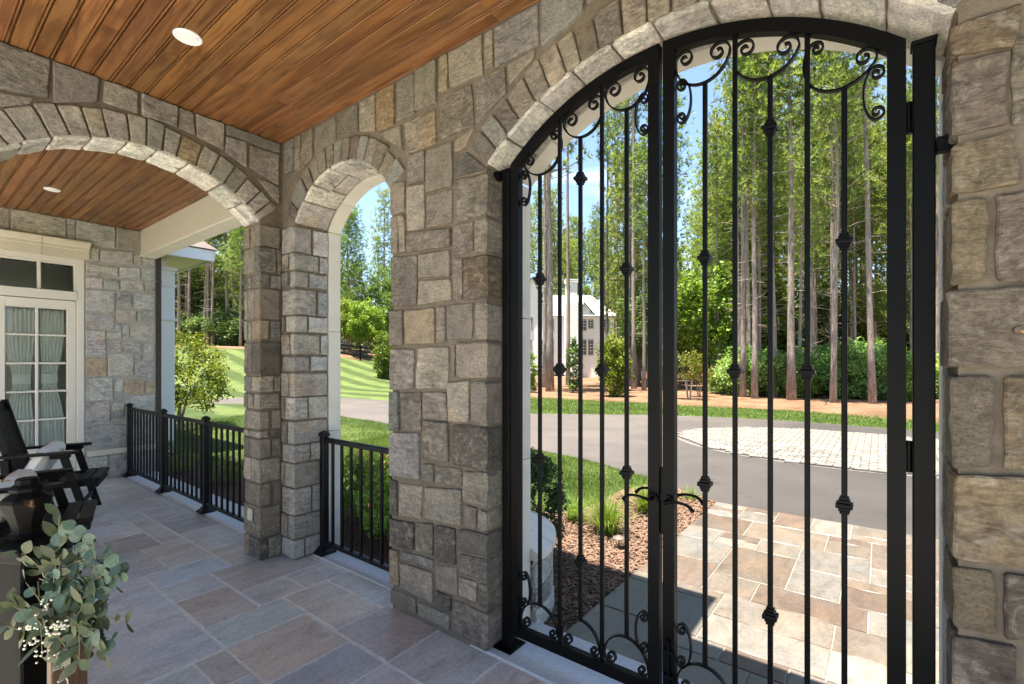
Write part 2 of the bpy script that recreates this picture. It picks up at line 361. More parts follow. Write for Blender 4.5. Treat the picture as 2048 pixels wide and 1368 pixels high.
def table(t): return [(int(l[0]), [(int(a)/1000, int(b)/1000) for a, b in zip(l.split()[1::2], l.split()[2::2])]) for l in t.strip().split('\n')]
W1='''0 1339 2594 1467 2575 1467 2401 1333 2404
0 1339 2392 1398 2384 1404 2162 1339 2163
0 1413 2382 1467 2375 1478 2158 1425 2159
0 1501 2715 1641 2714 1645 2542 1501 2553
0 1490 2537 1641 2524 1641 2271 1495 2278
0 1662 2708 1866 2701 1866 2460 1657 2471
0 1657 2453 1861 2447 1861 2264 1662 2271
0 1495 2259 1851 2235 1851 2133 1495 2152
1 1885 2489 2111 2478 2115 2263 1894 2265
0 1880 2619 1967 2619 2111 2494 1885 2506
0 1889 2694 2030 2723 1963 2637 1889 2637
0 1870 2242 2012 2243 2012 2086 1866 2083
1 2025 2244 2103 2246 2103 2070 2021 2085
0 1339 2142 1572 2123 1572 1835 1347 1840
0 1594 2126 1847 2115 1847 1971 1594 1992
0 1594 1970 1851 1961 1861 1841 1588 1837
0 1863 2065 1936 2062 1936 1835 1870 1840
1 1949 2060 2103 2055 2103 1825 1949 1837
0 1333 1814 1456 1810 1450 1606 1333 1601
0 1473 1805 1724 1806 1729 1606 1478 1612
0 1744 1808 1806 1811 1811 1618 1744 1613
0 1821 1817 2012 1816 2008 1626 1825 1628
1 2030 1811 2103 1809 2103 1617 2030 1622
0 1333 1582 1556 1574 1545 1345 1333 1334
0 1578 1581 1832 1583 1828 1354 1567 1349
0 1853 1600 1877 1603 1882 1420 1856 1420
1 1899 1606 2103 1604 2103 1421 1894 1420
0 1333 1318 1415 1322 1421 1090 1333 1082
0 1435 1319 1610 1329 1615 1106 1438 1095
0 1631 1330 1818 1337 1823 1183 1631 1179
0 1832 1392 1994 1403 1990 1182 1837 1177
1 2008 1393 2103 1405 2103 1168 2008 1196
0 1327 1068 1599 1088 1599 825 1327 806
0 1631 1168 1830 1171 1837 953 1631 945
1 1856 1163 2103 1166 2103 942 1866 943
0 1626 921 1714 927 1714 825 1626 820
0 1734 919 1931 932 1936 832 1734 828
1 1949 923 2103 929 2103 743 1945 757
0 1333 782 1398 784 1398 570 1333 568
0 1415 776 1620 786 1610 597 1410 580
0 1652 787 1936 816 1931 624 1652 613
0 1958 740 2038 741 2038 624 1958 623
1 2051 737 2103 737 2107 632 2056 631
0 1333 544 1550 560 1550 407 1333 378
0 1567 567 1709 590 1709 406 1572 405
0 1729 587 1885 598 1885 405 1729 388
1 1908 599 2103 619 2103 500 1913 493
0 1333 359 1410 366 1415 153 1333 149
0 1450 372 1714 386 1709 335 1450 327
0 1430 303 1704 313 1709 147 1433 152
0 1734 360 1894 391 1899 237 1734 234
1 1913 470 2103 484 2103 375 1913 362
0 1913 346 2038 354 2038 250 1917 250
1 2051 354 2103 361 2107 223 2060 234
0 1333 114 1567 125 1572 38 1333 28
0 1594 115 1837 121 1842 38 1594 36
0 1729 220 1856 219 1847 135 1729 136
1 1870 207 2103 210 2090 32 1861 34
0 63 3141 190 3139 190 2945 68 2961
0 209 3139 284 3132 284 2941 209 2946
0 307 3084 454 3107 462 2987 307 2926
0 484 3121 740 3120 748 3037 484 3004
0 771 3115 1000 3112 1000 3016 771 3064
0 1020 3113 1178 3121 1185 2955 1020 3012
0 1204 3122 1375 3117 1375 2945 1204 2950
0 1392 3116 1550 3110 1550 2957 1392 2958
0 1567 3111 1739 3110 1739 2953 1572 2961
0 1241 2923 1444 2916 1450 2765 1327 2856
0 1464 2918 1729 2928 1739 2729 1495 2731
0 1764 2979 2001 2971 2021 2742 1764 2740
0 2025 2970 2226 2972 2238 2840 2043 2745
0 2252 2974 2411 2984 2400 2942 2260 2873
0 1837 3135 2077 3144 2082 2993 1847 3002
0 2090 3148 2145 3148 2153 3001 2099 3006
0 2161 3151 2427 3146 2431 3003 2161 3001
0 1759 3148 1828 3142 1828 3002 1759 3005
0 2447 3140 2678 3136 2672 3051 2450 2981
0 2688 3137 2838 3136 2787 3074 2694 3071'''
PIER='''1 3875 2469 4014 2469 4005 2366 3872 2387
1 3873 2366 3989 2356 3986 2155 3870 2152
0 3998 2382 4042 2384 4042 2145 3997 2147
1 3868 2126 4000 2134 4011 1985 3875 1988
1 3878 1963 3947 1965 3947 1736 3878 1722
0 3964 1964 4042 1965 4042 1713 3964 1727
1 3880 1705 4042 1699 4042 1487 3882 1486
1 3880 1461 3961 1463 3957 1210 3880 1199
0 3981 1459 4042 1460 4042 1214 3981 1209
1 3882 1178 4042 1192 4042 949 3885 936
1 3885 914 3961 923 3966 743 3889 737
0 3981 919 4042 929 4042 762 3981 744
1 3889 711 4000 731 4009 454 3891 424'''
W2='''0 -1547 3187 -1328 3175 -1335 2981 -1547 2948
0 -1547 2930 -1390 2953 -1407 2918 -1547 2842
0 -1315 3173 -1112 3162 -1119 3053 -1313 2965
0 -1089 3164 -924 3171 -924 3065 -1093 3065
0 -903 3171 -711 3161 -711 3064 -906 3059
0 -700 3157 -616 3162 -605 3050 -699 3064
0 -602 3167 -423 3161 -427 3013 -595 3043
0 -411 3161 -30 3173 -30 3124 -407 3130
0 -411 3111 -275 3122 -272 2939 -415 3004
0 -248 3113 -35 3108 -35 2876 -244 2944
0 -199 2883 -30 2858 -35 2735 -88 2774'''
FAR='''0 -369 2417 -91 2426 -91 2147 -369 2150
0 -65 2421 86 2434 86 2239 -65 2226
0 120 2431 346 2426 342 2229 113 2234
0 -369 2119 -91 2109 -97 1930 -369 1931
0 -65 2198 140 2199 133 2035 -72 2029
0 160 2196 342 2203 342 2049 154 2045
0 -369 1900 -180 1902 -180 1580 -369 1586
0 -78 1996 -20 2008 -20 1926 -78 1923
0 0 2001 59 1997 66 1815 0 1821
0 79 1998 342 2011 335 1791 79 1799
0 -167 1894 -13 1902 -13 1812 -167 1806
0 -142 1783 -20 1787 -20 1644 -142 1645
0 6 1763 195 1766 188 1638 0 1640
0 229 1757 342 1761 335 1526 222 1534
0 -369 1560 -167 1553 -167 1320 -369 1320
0 -148 1605 113 1617 106 1325 -154 1331
0 133 1600 195 1601 195 1534 133 1533
0 126 1505 342 1509 342 1294 126 1308
0 -369 1299 -110 1302 -104 1013 -369 1022
0 -84 1289 0 1286 0 1122 -84 1126
0 26 1286 229 1268 229 1069 13 1088
0 250 1263 342 1257 335 1072 250 1081
0 -91 1102 0 1097 -7 988 -91 988
0 33 1051 342 1054 342 711 35 740
0 -369 1002 -135 991 -135 708 -369 716
0 -104 965 13 965 17 874 -110 876
0 -123 853 20 857 17 767 -123 780
0 -375 693 39 691 46 400 -369 426
0 66 713 342 686 342 385 66 398
0 -369 306 -158 300 -163 22 -369 42
0 -135 308 53 305 53 -6 -135 22
0 73 314 342 300 342 -26 73 -1
0 -1169 3224 -1037 3229 -1037 3017 -1169 3007
0 -1018 3224 -561 3238 -555 3029 -1018 3012
0 -544 3227 -475 3231 -469 3008 -544 3016
0 -457 3224 -78 3230 -84 2988 -457 3010
0 -59 3226 222 3241 222 3004 -65 2992
0 -351 2953 -248 2957 -248 2806 -357 2784
0 -229 2941 106 2971 99 2798 -236 2792
0 126 2950 195 2948 195 2814 120 2815
0 215 2986 346 2984 346 2804 215 2800
0 -369 2751 -52 2741 -52 2627 -363 2611
0 -33 2749 181 2766 181 2640 -39 2620
0 202 2768 346 2761 346 2629 202 2626
0 -369 2578 -211 2577 -211 2457 -369 2444
0 -192 2572 -39 2576 -46 2451 -196 2449
0 -26 2586 215 2594 222 2477 -26 2454
0 236 2588 346 2584 342 2447 236 2462'''


f_w1 = lambda u, v, n: (u, -n, v)                   # face of the gate wall, looks to -Y
f_w2 = lambda u, v, n: (n, u, v)                    # face of the cross wall, looks to +X
f_far = lambda u, v, n: (-4.2+n, u, v)
CEIL = 3.205
class Arch:
    def __init__(s, c, half, crown, rad): s.c, s.half, s.crown, s.rad = c, half, crown, rad; s.zc = crown-rad; s.amax = math.asin(half/rad); s.spring = s.zc + rad*math.cos(s.amax)
    def z(s, u, off=0):
        r = s.rad+off; return s.zc + math.sqrt(max(0, r*r-(u-s.c)**2))
GATE = Arch(2.995, .880, 2.857, 1.275); SMALL = Arch(.772, .562, 2.848, .675); CROSS = Arch(-.882, .700, 2.860, .95)
CORE = .014                                          # mortar lies this far behind the reveal stones
def wall_core(name, x0, x1, openings, top, t0, t1, fm, mat, parent):
    """mortar core with arched openings; fm(u, d, z) maps along, depth, height"""
    mb = MB(); cuts = [x0]
    def prism(us, zb, zt):
        for i in range(len(us)-1):
            a, b = us[i], us[i+1]
            v = [fm(a,t0,zb[i]), fm(b,t0,zb[i+1]), fm(b,t1,zb[i+1]), fm(a,t1,zb[i]), fm(a,t0,zt), fm(b,t0,zt), fm(b,t1,zt), fm(a,t1,zt)]
            f = [(3,2,1,0),(4,5,6,7),(0,1,5,4),(2,3,7,6)]
            if i == 0: f.append((3,0,4,7))
            if i == len(us)-2: f.append((1,2,6,5))
            mb.add(v, f)
    u = x0
    for A in openings:
        a, b = A.c-A.half-CORE, A.c+A.half+CORE
        prism([u, a], [-.05, -.05], top)
        us = [a + (b-a)*(.5-.5*math.cos(math.pi*i/28)) for i in range(29)]
        prism(us, [A.z(min(max(x, a+.001), b-.001), CORE) for x in us], top); u = b
    prism([u, x1], [-.05, -.05], top)
    return mb.build(name, mat, parent)

# ------------------------------------------------------------------ gate wall (with the gate arch and the small arch)
gw = thing('stone_wall', 'fieldstone porch wall holding the black iron gate and the narrow arched opening', 'stone wall')
wall_core('mortar_core', -.245, 5.0, [SMALL, GATE], CEIL+.02, 0, .262, lambda u, d, z: (u, d, z), M['mortar'], gw)
D_REV = .258
TAN = {64: (.24,.165,.095), 70: (.185,.165,.145), 8: (.17,.15,.125), 10: (.25,.21,.16)}
def reveal_right(A, x, rows, parent, pal, face):
    """stones on a jamb face: rows [(z0,z1,[fractions])]"""
    for z0, z1, fr in rows:
        for a, b in fr:
            stone([(a*D_REV, z0), (b*D_REV, z0), (b*D_REV, z1), (a*D_REV, z1)], -CORE-.004, .002, face, parent, pick(pal, hsh(z0*91+a*17)), rough=.005)
i = 0
for corner, q in table(W1):
    q = [(a, 3.198 if b > 3.10 else b) for a, b in q]
    rd = hsh(i*13+1); col = pick(PAL, rd); col = TAN.get(i, col)
    if corner:                                       # quoins turn the corner into the gate opening
        dep = rd.choice([.12, .2, .25]); e = 2.115 + rd.uniform(-.004, .006)
        q = [q[0], (e, q[1][1]), (e, q[2][1]), q[3]]
        stone(q, -dep, .016+rd.uniform(0, .010), f_w1, gw, col, rnd=.012, rough=.006)
        if dep < .24:
            stone([(dep+.012, q[2][1]), (.258, q[2][1]), (.258, q[1][1]), (dep+.012, q[1][1])], -.03, .0, lambda u, v, n: (2.115+n, u, v), gw, pick(PAL_M, rd))
    else:
        stone(q, -.02, .010+rd.uniform(0, .014), f_w1, gw, col)
    i += 1
for corner, q in table(PIER):
    rd = hsh(i*13+1); col = pick([((.165,.125,.083),2.5), ((.155,.128,.100),3), ((.185,.138,.085),1.6), ((.125,.103,.082),2.5), ((.095,.080,.066),1.2)], rd)
    if corner:
        dep = rd.choice([.12, .2, .25]); e = 3.875 + rd.uniform(-.006, .004)
        q = [(e, q[0][1]), q[1], q[2], (e, q[3][1])]
        stone(q, -dep, .012+rd.uniform(0, .012), f_w1, gw, col, rnd=.006, rough=.007, seg=.035)
        if dep < .24:
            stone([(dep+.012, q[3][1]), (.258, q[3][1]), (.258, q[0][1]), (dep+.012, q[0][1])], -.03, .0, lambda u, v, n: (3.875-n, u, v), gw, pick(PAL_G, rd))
    else: stone(q, -.02, .011+rd.uniform(0, .013), f_w1, gw, col, seg=.035)
    i += 1
def voussoirs(A, us, fm, parent, depth_out=.178, pal=PAL, sd=0, hide=None):
    """wedge stones between angles given by the u where each joint meets the curve"""
    an = [math.asin(max(-1, min(1, (u-A.c)/A.rad))) for u in us]
    for k in range(len(an)-1):
        rd = hsh(sd+k*7); a, b = an[k], an[k+1]; g = .006/A.rad
        r0 = A.rad+.016; r1 = A.rad+depth_out+rd.uniform(-.012, .010)
        p = lambda an_, r: (A.c + r*math.sin(an_), A.zc + r*math.cos(an_))
        qd = [p(a+g, r0), p(b-g, r0), p(b-g*.8, r1), p(a+g*.8, r1)]
        stone(qd, -.02, .014+rd.uniform(0, .012), fm, parent, pick(pal, rd), name='voussoir')
def soffit(A, n, ax, d0, d1, parent, pal, sd, sgn=1):
    """stones lining the underside of an arch; ax: (angle,depth,radius)->point"""
    cuts = [-A.amax + 2*A.amax*(k + hsh(sd+k).uniform(-.18, .18)*(0 < k < n))/n for k in range(n+1)]
    for k in range(n):
        rd = hsh(sd*3+k); g = .005/A.rad
        fm = lambda u, v, nn: ax(u, v, A.rad-nn)
        sp = [(d0, d1)] if rd.random() < .75 else [(d0, d0+(d1-d0)*.55), (d0+(d1-d0)*.55+.012, d1)]
        for (e0, e1) in sp:
            stone([(cuts[k]*1.0+g, e0), (cuts[k+1]-g, e0), (cuts[k+1]-g, e1), (cuts[k]+g, e1)], -CORE-.006, rd.uniform(-.003, .004), fm, parent, pick(pal, rd), name='soffit_stone', rnd=.01, seg=.02)
ug = [2.118,2.186,2.257,2.33,2.425,2.506,2.593,2.666,2.754,2.865,2.966,3.06,3.16,3.27,3.37,3.46,3.55,3.63,3.70,3.77,3.825,3.872]
voussoirs(GATE, ug, f_w1, gw, .18, sd=100)
us_ = [.213,.272,.40,.480,.565,.655,.74,.825,.905,.986,1.061,1.138,1.21,1.272,1.333]
voussoirs(SMALL, us_, f_w1, gw, .165, sd=200)
PAL_S = [((.52,.49,.44),4), ((.56,.53,.475),3), ((.47,.45,.41),3)]  # same stone made cream, bounce light under the arches painted in
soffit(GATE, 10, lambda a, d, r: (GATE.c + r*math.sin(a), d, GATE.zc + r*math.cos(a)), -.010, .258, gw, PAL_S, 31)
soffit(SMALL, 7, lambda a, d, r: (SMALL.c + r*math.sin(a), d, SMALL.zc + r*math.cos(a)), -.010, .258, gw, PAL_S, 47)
# corner pier, gate-wall side: each course has stones on the face (0 at the corner with the opening) and in the reveal
ZA = [2.533,2.337,2.332,2.202,2.193,2.076,2.057,1.862,1.857,1.731,1.717,1.559,1.547,1.434,1.419,1.239,1.233,1.062,1.053,.879,.873,.737,.731,.548,.542,.341,.335,.158,.152,.012]
FA = ['1','.40 .45-1','.38 .5-1','1','.68 .75-1','.25 .4-1','1','.4 .45-1','.75 .82-1','.5 .6-1','1','.75 .8-1','1','.5 .54-1','1']
RA = ['.46 .54-1','.7 .76-1','.36 .42-1','.62 .7-1','.34 .4-1','.74 .8-1','.4 .48-1','1','.35 .4-1','1','.42 .48-1','.74 .8-1','.46 .53-1','1','.25 .3-1']
def parse(s): 
    out = []; 
    for k, w in enumerate(s.split()):
        if '-' in w: a, b = w.split('-'); out.append((float(a), float(b)))
        else: out.append((0.0, float(w)))
    return out
def quoin_col(face, rev, Z, FR, RR, fw, parent, sd, block, pb=PAL, pr_=PAL):
    for k in range(len(Z)//2):
        z1, z0 = Z[2*k]-.004, Z[2*k+1]+.004; rd = hsh(sd+k)
        f = parse(FR[k]); r = parse(RR[k])
        block(f[0][1]*fw-.004, r[0][1]*D_REV-.004, z0, z1, rd, pick(pb, rd))
        for a, b in f[1:]: stone([(a, z0), (b, z0), (b, z1), (a, z1)], -.02, .014+rd.uniform(0, .01), face, parent, pick(PAL, rd))
        for a, b in r[1:]: stone([(a, z0), (b, z0), (b, z1), (a, z1)], -.03, rd.uniform(0, .006), rev, parent, pick(pr_, rd))
XJ = SMALL.c-SMALL.half
def blk1(wf, wr, z0, z1, rd, col):
    stone([(XJ-wf, z0), (XJ+.002, z0), (XJ+.002, z1), (XJ-wf, z1)], -wr, .016+rd.uniform(0, .01), f_w1, gw, col, rough=.005)
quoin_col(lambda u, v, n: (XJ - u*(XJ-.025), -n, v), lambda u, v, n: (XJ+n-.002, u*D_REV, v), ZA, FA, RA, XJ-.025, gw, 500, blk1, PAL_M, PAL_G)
# pier side of the small arch (seen only from a step aside): plain courses
zz = .02
while zz < 2.5:
    rd = hsh(int(zz*1000)+9); h = rd.uniform(.12, .24); z1 = min(2.55, zz+h)
    fr = [(0.02, .45), (.5, 1)] if rd.random() < .6 else [(0.02, 1)]
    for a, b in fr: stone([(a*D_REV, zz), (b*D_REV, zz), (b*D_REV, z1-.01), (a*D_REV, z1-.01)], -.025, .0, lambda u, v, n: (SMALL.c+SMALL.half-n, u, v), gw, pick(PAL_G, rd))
    zz = z1
# cast stone surround on the outer side of both openings, in blocks
def surround(A, parent, y0, y1, w, n):
    mb = MB()
    def seg(a0, a1):
        m = MB(); V = []; F = []; K = 6
        for k in range(K+1):
            a = a0 + (a1-a0)*k/K
            for r, y in ((A.rad, y0), (A.rad+w, y0), (A.rad+w, y1), (A.rad, y1)): V.append((A.c + r*math.sin(a), y, A.zc + r*math.cos(a)))
        for k in range(K):
            for j in range(4): F.append((k*4+j, k*4+(j+1)%4, (k+1)*4+(j+1)%4, (k+1)*4+j))
        F += [(3,2,1,0), tuple(K*4+j for j in range(4))]
        m.add(V, F); m.build('surround_block', M['cast'], parent)
    for k in range(n): seg(-A.amax + 2*A.amax*k/n + .002, -A.amax + 2*A.amax*(k+1)/n - .002)
    for s in (-1, 1):
        xa, xb = A.c+s*A.half, A.c+s*(A.half+w*.9); zs = [-.05, .95, 1.75, A.spring-.004]
        for k in range(3): MB().bbox(min(xa, xb), max(xa, xb), y0, y1, zs[k]+.0015, zs[k+1]-.0015, .003).build('surround_block', M['cast'], parent)
surround(SMALL, gw, .268, .375, .12, 5); surround(GATE, gw, .268, .375, .12, 7)
# outer skin of the wall so that it has a back
MB().box(-.245, XJ-.14, .262, .36, -.05, 3.3).box(1.47, 1.98, .262, .36, -.05, 3.3).box(4.01, 5.0, .262, .36, -.05, 3.3).box(XJ-.14, 1.47, .262, .36, 2.99, 3.3).box(1.98, 4.01, .262, .36, 2.99, 3.3).build('outer_face', M['mortar_pale'], gw)

# ------------------------------------------------------------------ cross wall with the wide arch
cw = thing('stone_wall', 'fieldstone cross wall with a wide arch leading to the rocking chairs', 'stone wall')
wall_core('mortar_core', -2.35, .0, [CROSS], CEIL+.02, 0, -.245, lambda u, d, z: (d, u, z), M['mortar'], cw)
for k, (corner, q) in enumerate(table(W2)):
    q = [(a, 3.198 if b > 3.13 else b) for a, b in q]
    rd = hsh(900+k); col = pick([((.29,.265,.235),4), ((.25,.23,.205),4), ((.21,.195,.175),2)], rd)
    stone(q, -.02, .014+rd.uniform(0, .012), f_w2, cw, col)
PAL_W2 = [((.33,.30,.265),5), ((.27,.25,.225),4), ((.33,.30,.275),3), ((.35,.27,.18),1)]
uc = [-1.575,-1.52,-1.476,-1.41,-1.315,-1.236,-1.148,-1.067,-.964,-.88,-.797,-.717,-.61,-.523,-.439,-.365,-.285,-.225,-.187]
voussoirs(CROSS, uc, f_w2, cw, .185, PAL_W2, 300)
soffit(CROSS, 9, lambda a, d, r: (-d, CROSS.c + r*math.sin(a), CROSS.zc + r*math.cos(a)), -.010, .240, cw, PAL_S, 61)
ZB = [2.544,2.38,2.376,2.184,2.17,2.068,2.063,1.83,1.82,1.671,1.657,1.411,1.399,1.275,1.264,1.146,1.134,.992,.981,.928,.922,.774,.768,.591,.58,.415,.409,.179,.167,.012]
FB = ['1','.8 .85-1','.46 .55-1','1','.45 .58-1','1','.68 .72-1','1','.46 .64-1','.42 .56-1','.54 .6-1','1','.52 .72-1','1','.4 .43-1']
RB = ['.2 .25-.55 .6-1','.25 .3-1','.42 .46-.7 .75-1','.25 .3-.75 .8-1','.42 .5-.7 .78-1','.4 .45-.75 .8-1','.42 .48-1','.26 .4-.7 .74-1','.7 .75-1','.58 .63-1','.53 .58-1','.28 .33-.5 .56-1','.85','.16 .22-1','.62 .68-1']
YJ = CROSS.c+CROSS.half
def blk2(wf, wr, z0, z1, rd, col):
    stone([(YJ-.002, z0), (YJ+wf, z0), (YJ+wf, z1), (YJ-.002, z1)], -wr, .016+rd.uniform(0, .01), f_w2, cw, col, rough=.005)
quoin_col(lambda u, v, n: (n, YJ + u*(-YJ-.025), v), lambda u, v, n: (-u*.24, YJ-n+.002, v), ZB, FB, RB, -YJ-.025, cw, 700, blk2)
zz = .02
while zz < 2.5:                                      # far jamb of the wide arch, outside the frame
    rd = hsh(int(zz*1000)+77); z1 = min(2.55, zz+rd.uniform(.12, .24))
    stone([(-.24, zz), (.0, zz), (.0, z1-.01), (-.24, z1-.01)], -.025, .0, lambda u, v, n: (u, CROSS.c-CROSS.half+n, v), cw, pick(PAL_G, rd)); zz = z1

# plain coursed stones on the stretches of both walls that lie just outside the photograph
def courses(u0, u1, z0, z1, fm, parent, sd):
    z = z0; rd = hsh(sd)
    while z < z1-.05:
        h = min(rd.uniform(.14, .27), z1-z); h = z1-z if z1-z-h < .08 else h; u = u0
        while u < u1-.03:
            w = rd.uniform(.14, .38); w = u1-u if u1-u-w < .10 else w
            stone([(u+.006, z+.006), (u+w-.006, z+.006), (u+w-.006, z+h-.006), (u+.006, z+h-.006)], -.02, .010+rd.uniform(0, .013), fm, parent, pick(PAL, rd)); u += w
        z += h
courses(-2.33, -1.60, .01, 2.52, f_w2, cw, 41); courses(-2.33, -1.80, 2.52, 3.20, f_w2, cw, 42)
courses(4.13, 4.98, .01, 3.20, f_w1, gw, 43); courses(2.90, 4.12, 3.06, 3.20, f_w1, gw, 44)

# ------------------------------------------------------------------ house wall beyond the chairs
fw = thing('stone_wall', 'daylight-paled grey stone house wall beside the curtained door', 'stone wall')
MB().box(-4.5, -4.2, -.40, .36, -.05, 3.3).box(-4.5, -4.2, -3.2, -.40, 2.78, 3.3).box(-4.5, -4.2, -3.2, -1.95, -.05, 2.78).build('mortar_core', M['mortar_pale'], fw)
for k, (corner, q) in enumerate(table(FAR)):
    q = [(a, 3.263 if b > 3.16 else b) for a, b in q]
    rd = hsh(1500+k); col = pick(PAL_G, rd)  # same stone as the porch walls, daylight painted in as paler grey
    if k in (14, 20, 21): col = (.42,.33,.24)
    stone(q, -.02, .010+rd.uniform(0, .012), f_far, fw, col)
MB().bbox(-4.2, -4.145, -.36, .36, .315, .385, .006).build('water_table', M['header'], fw)
hd = MB()                                            # moulded limestone header over the transom, two stones
for a, b in ((-2.0, -.775), (-.771, -.345)):
    V = []; F = []
    pr = [(-4.20,2.785),(-4.155,2.785),(-4.155,2.885),(-4.148,2.892),(-4.148,2.925),(-4.138,2.935),(-4.12,2.985),(-4.12,3.0),(-4.20,3.0)]
    for y in (a, b):
        ext = 0 if y < -.5 else 1
        for (x, z) in pr: V.append((x, y + ext*(.35*(x+4.155) if x > -4.155 else 0), z))
    n = len(pr)
    for k in range(n): F.append((k, (k+1)%n, n+(k+1)%n, n+k))
    F += [tuple(range(n-1,-1,-1)), tuple(range(n, 2*n))]
    MB().add(V, F).build('header_stone', M['header'], fw)

# curtained glazed door and its transom, set in the house wall
dr = thing('glazed_door', 'cream glazed door with grid panes and transom in the stone house wall', 'door')
X0, X1 = -4.30, -4.235
fr_ = MB().bbox(-4.33, -4.19, -.452, -.385, 0, 2.785).bbox(-4.33, -4.19, -1.95, -.452, 2.715, 2.785).bbox(-4.33, -4.185, -1.95, -.452, 2.27, 2.375)
fr_.bbox(-4.325, -4.20, -.478, -.452, 2.375, 2.715, .003).bbox(-4.30, -4.225, -1.95, -.478, 2.70, 2.715, .002).bbox(-4.33, -4.16, -1.95, -.385, -.01, .03)
fr_.build('frame', M['door_paint'], dr)
MB().bbox(-4.29, -4.215, -.803, -.772, 2.375, 2.70, .004).build('transom_mullion', M['door_paint'], dr)
def glass_mat():
    m, N, L, B = new_mat('window_glass'); L_ = L
    gl = N.new('ShaderNodeBsdfGlossy'); gl.inputs['Roughness'].default_value = .02; tr = N.new('ShaderNodeBsdfTransparent'); fr = N.new('ShaderNodeFresnel'); fr.inputs['IOR'].default_value = 1.5
    tr.inputs['Color'].default_value = (.88,.92,.90,1)
    mx = N.new('ShaderNodeMixShader'); L.new(fr.outputs[0], mx.inputs[0]); L.new(tr.outputs[0], mx.inputs[1]); L.new(gl.outputs[0], mx.inputs[2]); L.new(mx.outputs[0], N['Material Output'].inputs['Surface'])
    return m
M['glass'] = glass_mat()
for a, b in ((-.772, -.478), (-1.10, -.803), (-1.95, -1.12)): MB().add([(-4.26,a,2.376),(-4.26,b,2.376),(-4.26,b,2.70),(-4.26,a,2.70)],[(0,1,2,3)]).build('transom_pane', M['glass'], dr)
def leaf_door(y0, y1):
    """one door leaf between y0 and y1 (y1 towards the corner)"""
    st = .085
    lf = MB().bbox(X0, X1, y1-st, y1, .03, 2.262).bbox(X0, X1, y0, y0+st, .03, 2.262).bbox(X0, X1, y0+st, y1-st, 2.15, 2.262).bbox(X0, X1, y0+st, y1-st, .03, .49)
    lf = lf.build('door_leaf', M['door_paint'], dr)
    ys = [y0+st, (y0+y1)/2, y1-st]; zs = [.49, .815, 1.155, 1.492, 1.83, 2.15]
    g = MB().bbox(X0+.008, X1-.006, ys[1]-.014, ys[1]+.014, .49, 2.15, .006)
    for z in zs[1:-1]: g.bbox(X0+.012, X1-.010, ys[0], ys[2], z-.013, z+.013, .006)
    g.build('muntin_grid', M['door_paint'], lf)
    for i in range(2):
        for j in range(5):
            a_, b_, c_, d_ = ys[i]+.014*(i == 1), ys[i+1]-.014*(i == 0), zs[j]+.013*(j > 0), zs[j+1]-.013*(j < 4)
            MB().add([(-4.268,a_,c_),(-4.268,b_,c_),(-4.268,b_,d_),(-4.268,a_,d_)],[(0,1,2,3)]).build('pane', M['glass'], lf)
leaf_door(-1.15, -.455); leaf_door(-1.86, -1.155)
# tied-back curtains inside the door
M['curtain'] = simple('pale_curtain_cloth', (.90,.91,.87), .9, var=.05, vscale=6, bstr=.3, bdist=.001, bscale=240, spec=.1)
def curtain(yc, w_top, lab, sgn):
    V = []; F = []; nu, nv = 60, 40; rd = hsh(int(yc*100))
    for j in range(nv+1):
        t = j/nv; z = 2.14 - t*1.66; dz = abs(z-1.30)
        pin = 1 - .44*math.exp(-(dz/.30)**2) if z > 1.30 else 1 - .44*math.exp(-(dz/.34)**2)
        sh = sgn*.02*math.exp(-(dz/.3)**2)
        for i in range(nu+1):
            s = i/nu-.5; y = yc + sh + s*w_top*pin*(1+.1*(t > .6)*(t-.6))
            x = -4.325 + .016*math.sin(s*46+1.5*math.sin(t*3+yc*9)) * (1.2-.5*math.exp(-(dz/.12)**2)) + .006*math.sin(s*91+t*5)
            V.append((x, y, z))
    for j in range(nv):
        for i in range(nu): F.append((j*(nu+1)+i, j*(nu+1)+i+1, (j+1)*(nu+1)+i+1, (j+1)*(nu+1)+i))
    c = thing('curtain', lab, 'curtain')
    o = MB().add(V, F).build('cloth', M['curtain'], c, True)
    sd_ = o.modifiers.new('thick', 'SOLIDIFY'); sd_.thickness = .003
    V = []; F = []                                    # the tie band
    for j, z in enumerate((1.245, 1.26, 1.345, 1.36)):
        for i in range(13):
            s = i/12-.5; V.append((-4.318+.026*math.cos(s*math.pi*.9) - (.004 if j in (0, 3) else 0), yc+sgn*.02+s*w_top*.60, z))
    for j in range(3):
        for i in range(12): F.append((j*13+i, j*13+i+1, (j+1)*13+i+1, (j+1)*13+i))
    MB().add(V, F).build('tie_band', M['curtain'], c, True)
curtain(-.945, .265, 'pale green tied curtain behind the door panes, the one nearer the hinge side', 1)
curtain(-.665, .25, 'pale green tied curtain behind the door panes, next to the stone jamb', -1)
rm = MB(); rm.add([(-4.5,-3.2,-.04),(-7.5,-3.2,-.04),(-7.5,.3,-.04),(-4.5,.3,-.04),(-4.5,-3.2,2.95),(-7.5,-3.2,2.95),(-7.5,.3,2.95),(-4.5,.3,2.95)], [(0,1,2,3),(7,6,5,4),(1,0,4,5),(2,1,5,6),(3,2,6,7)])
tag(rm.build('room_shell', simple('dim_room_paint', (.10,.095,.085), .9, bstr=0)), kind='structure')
# slatted blind deeper in the room, seen between door edge and curtain
bl = thing('window_blind', 'white slatted blind inside the dim room behind the door glass', 'blind')
for k in range(22): MB().box(-4.40, -4.385, -1.12, -1.045, .62+k*.05, .655+k*.05).build('slat', M['white'], bl)

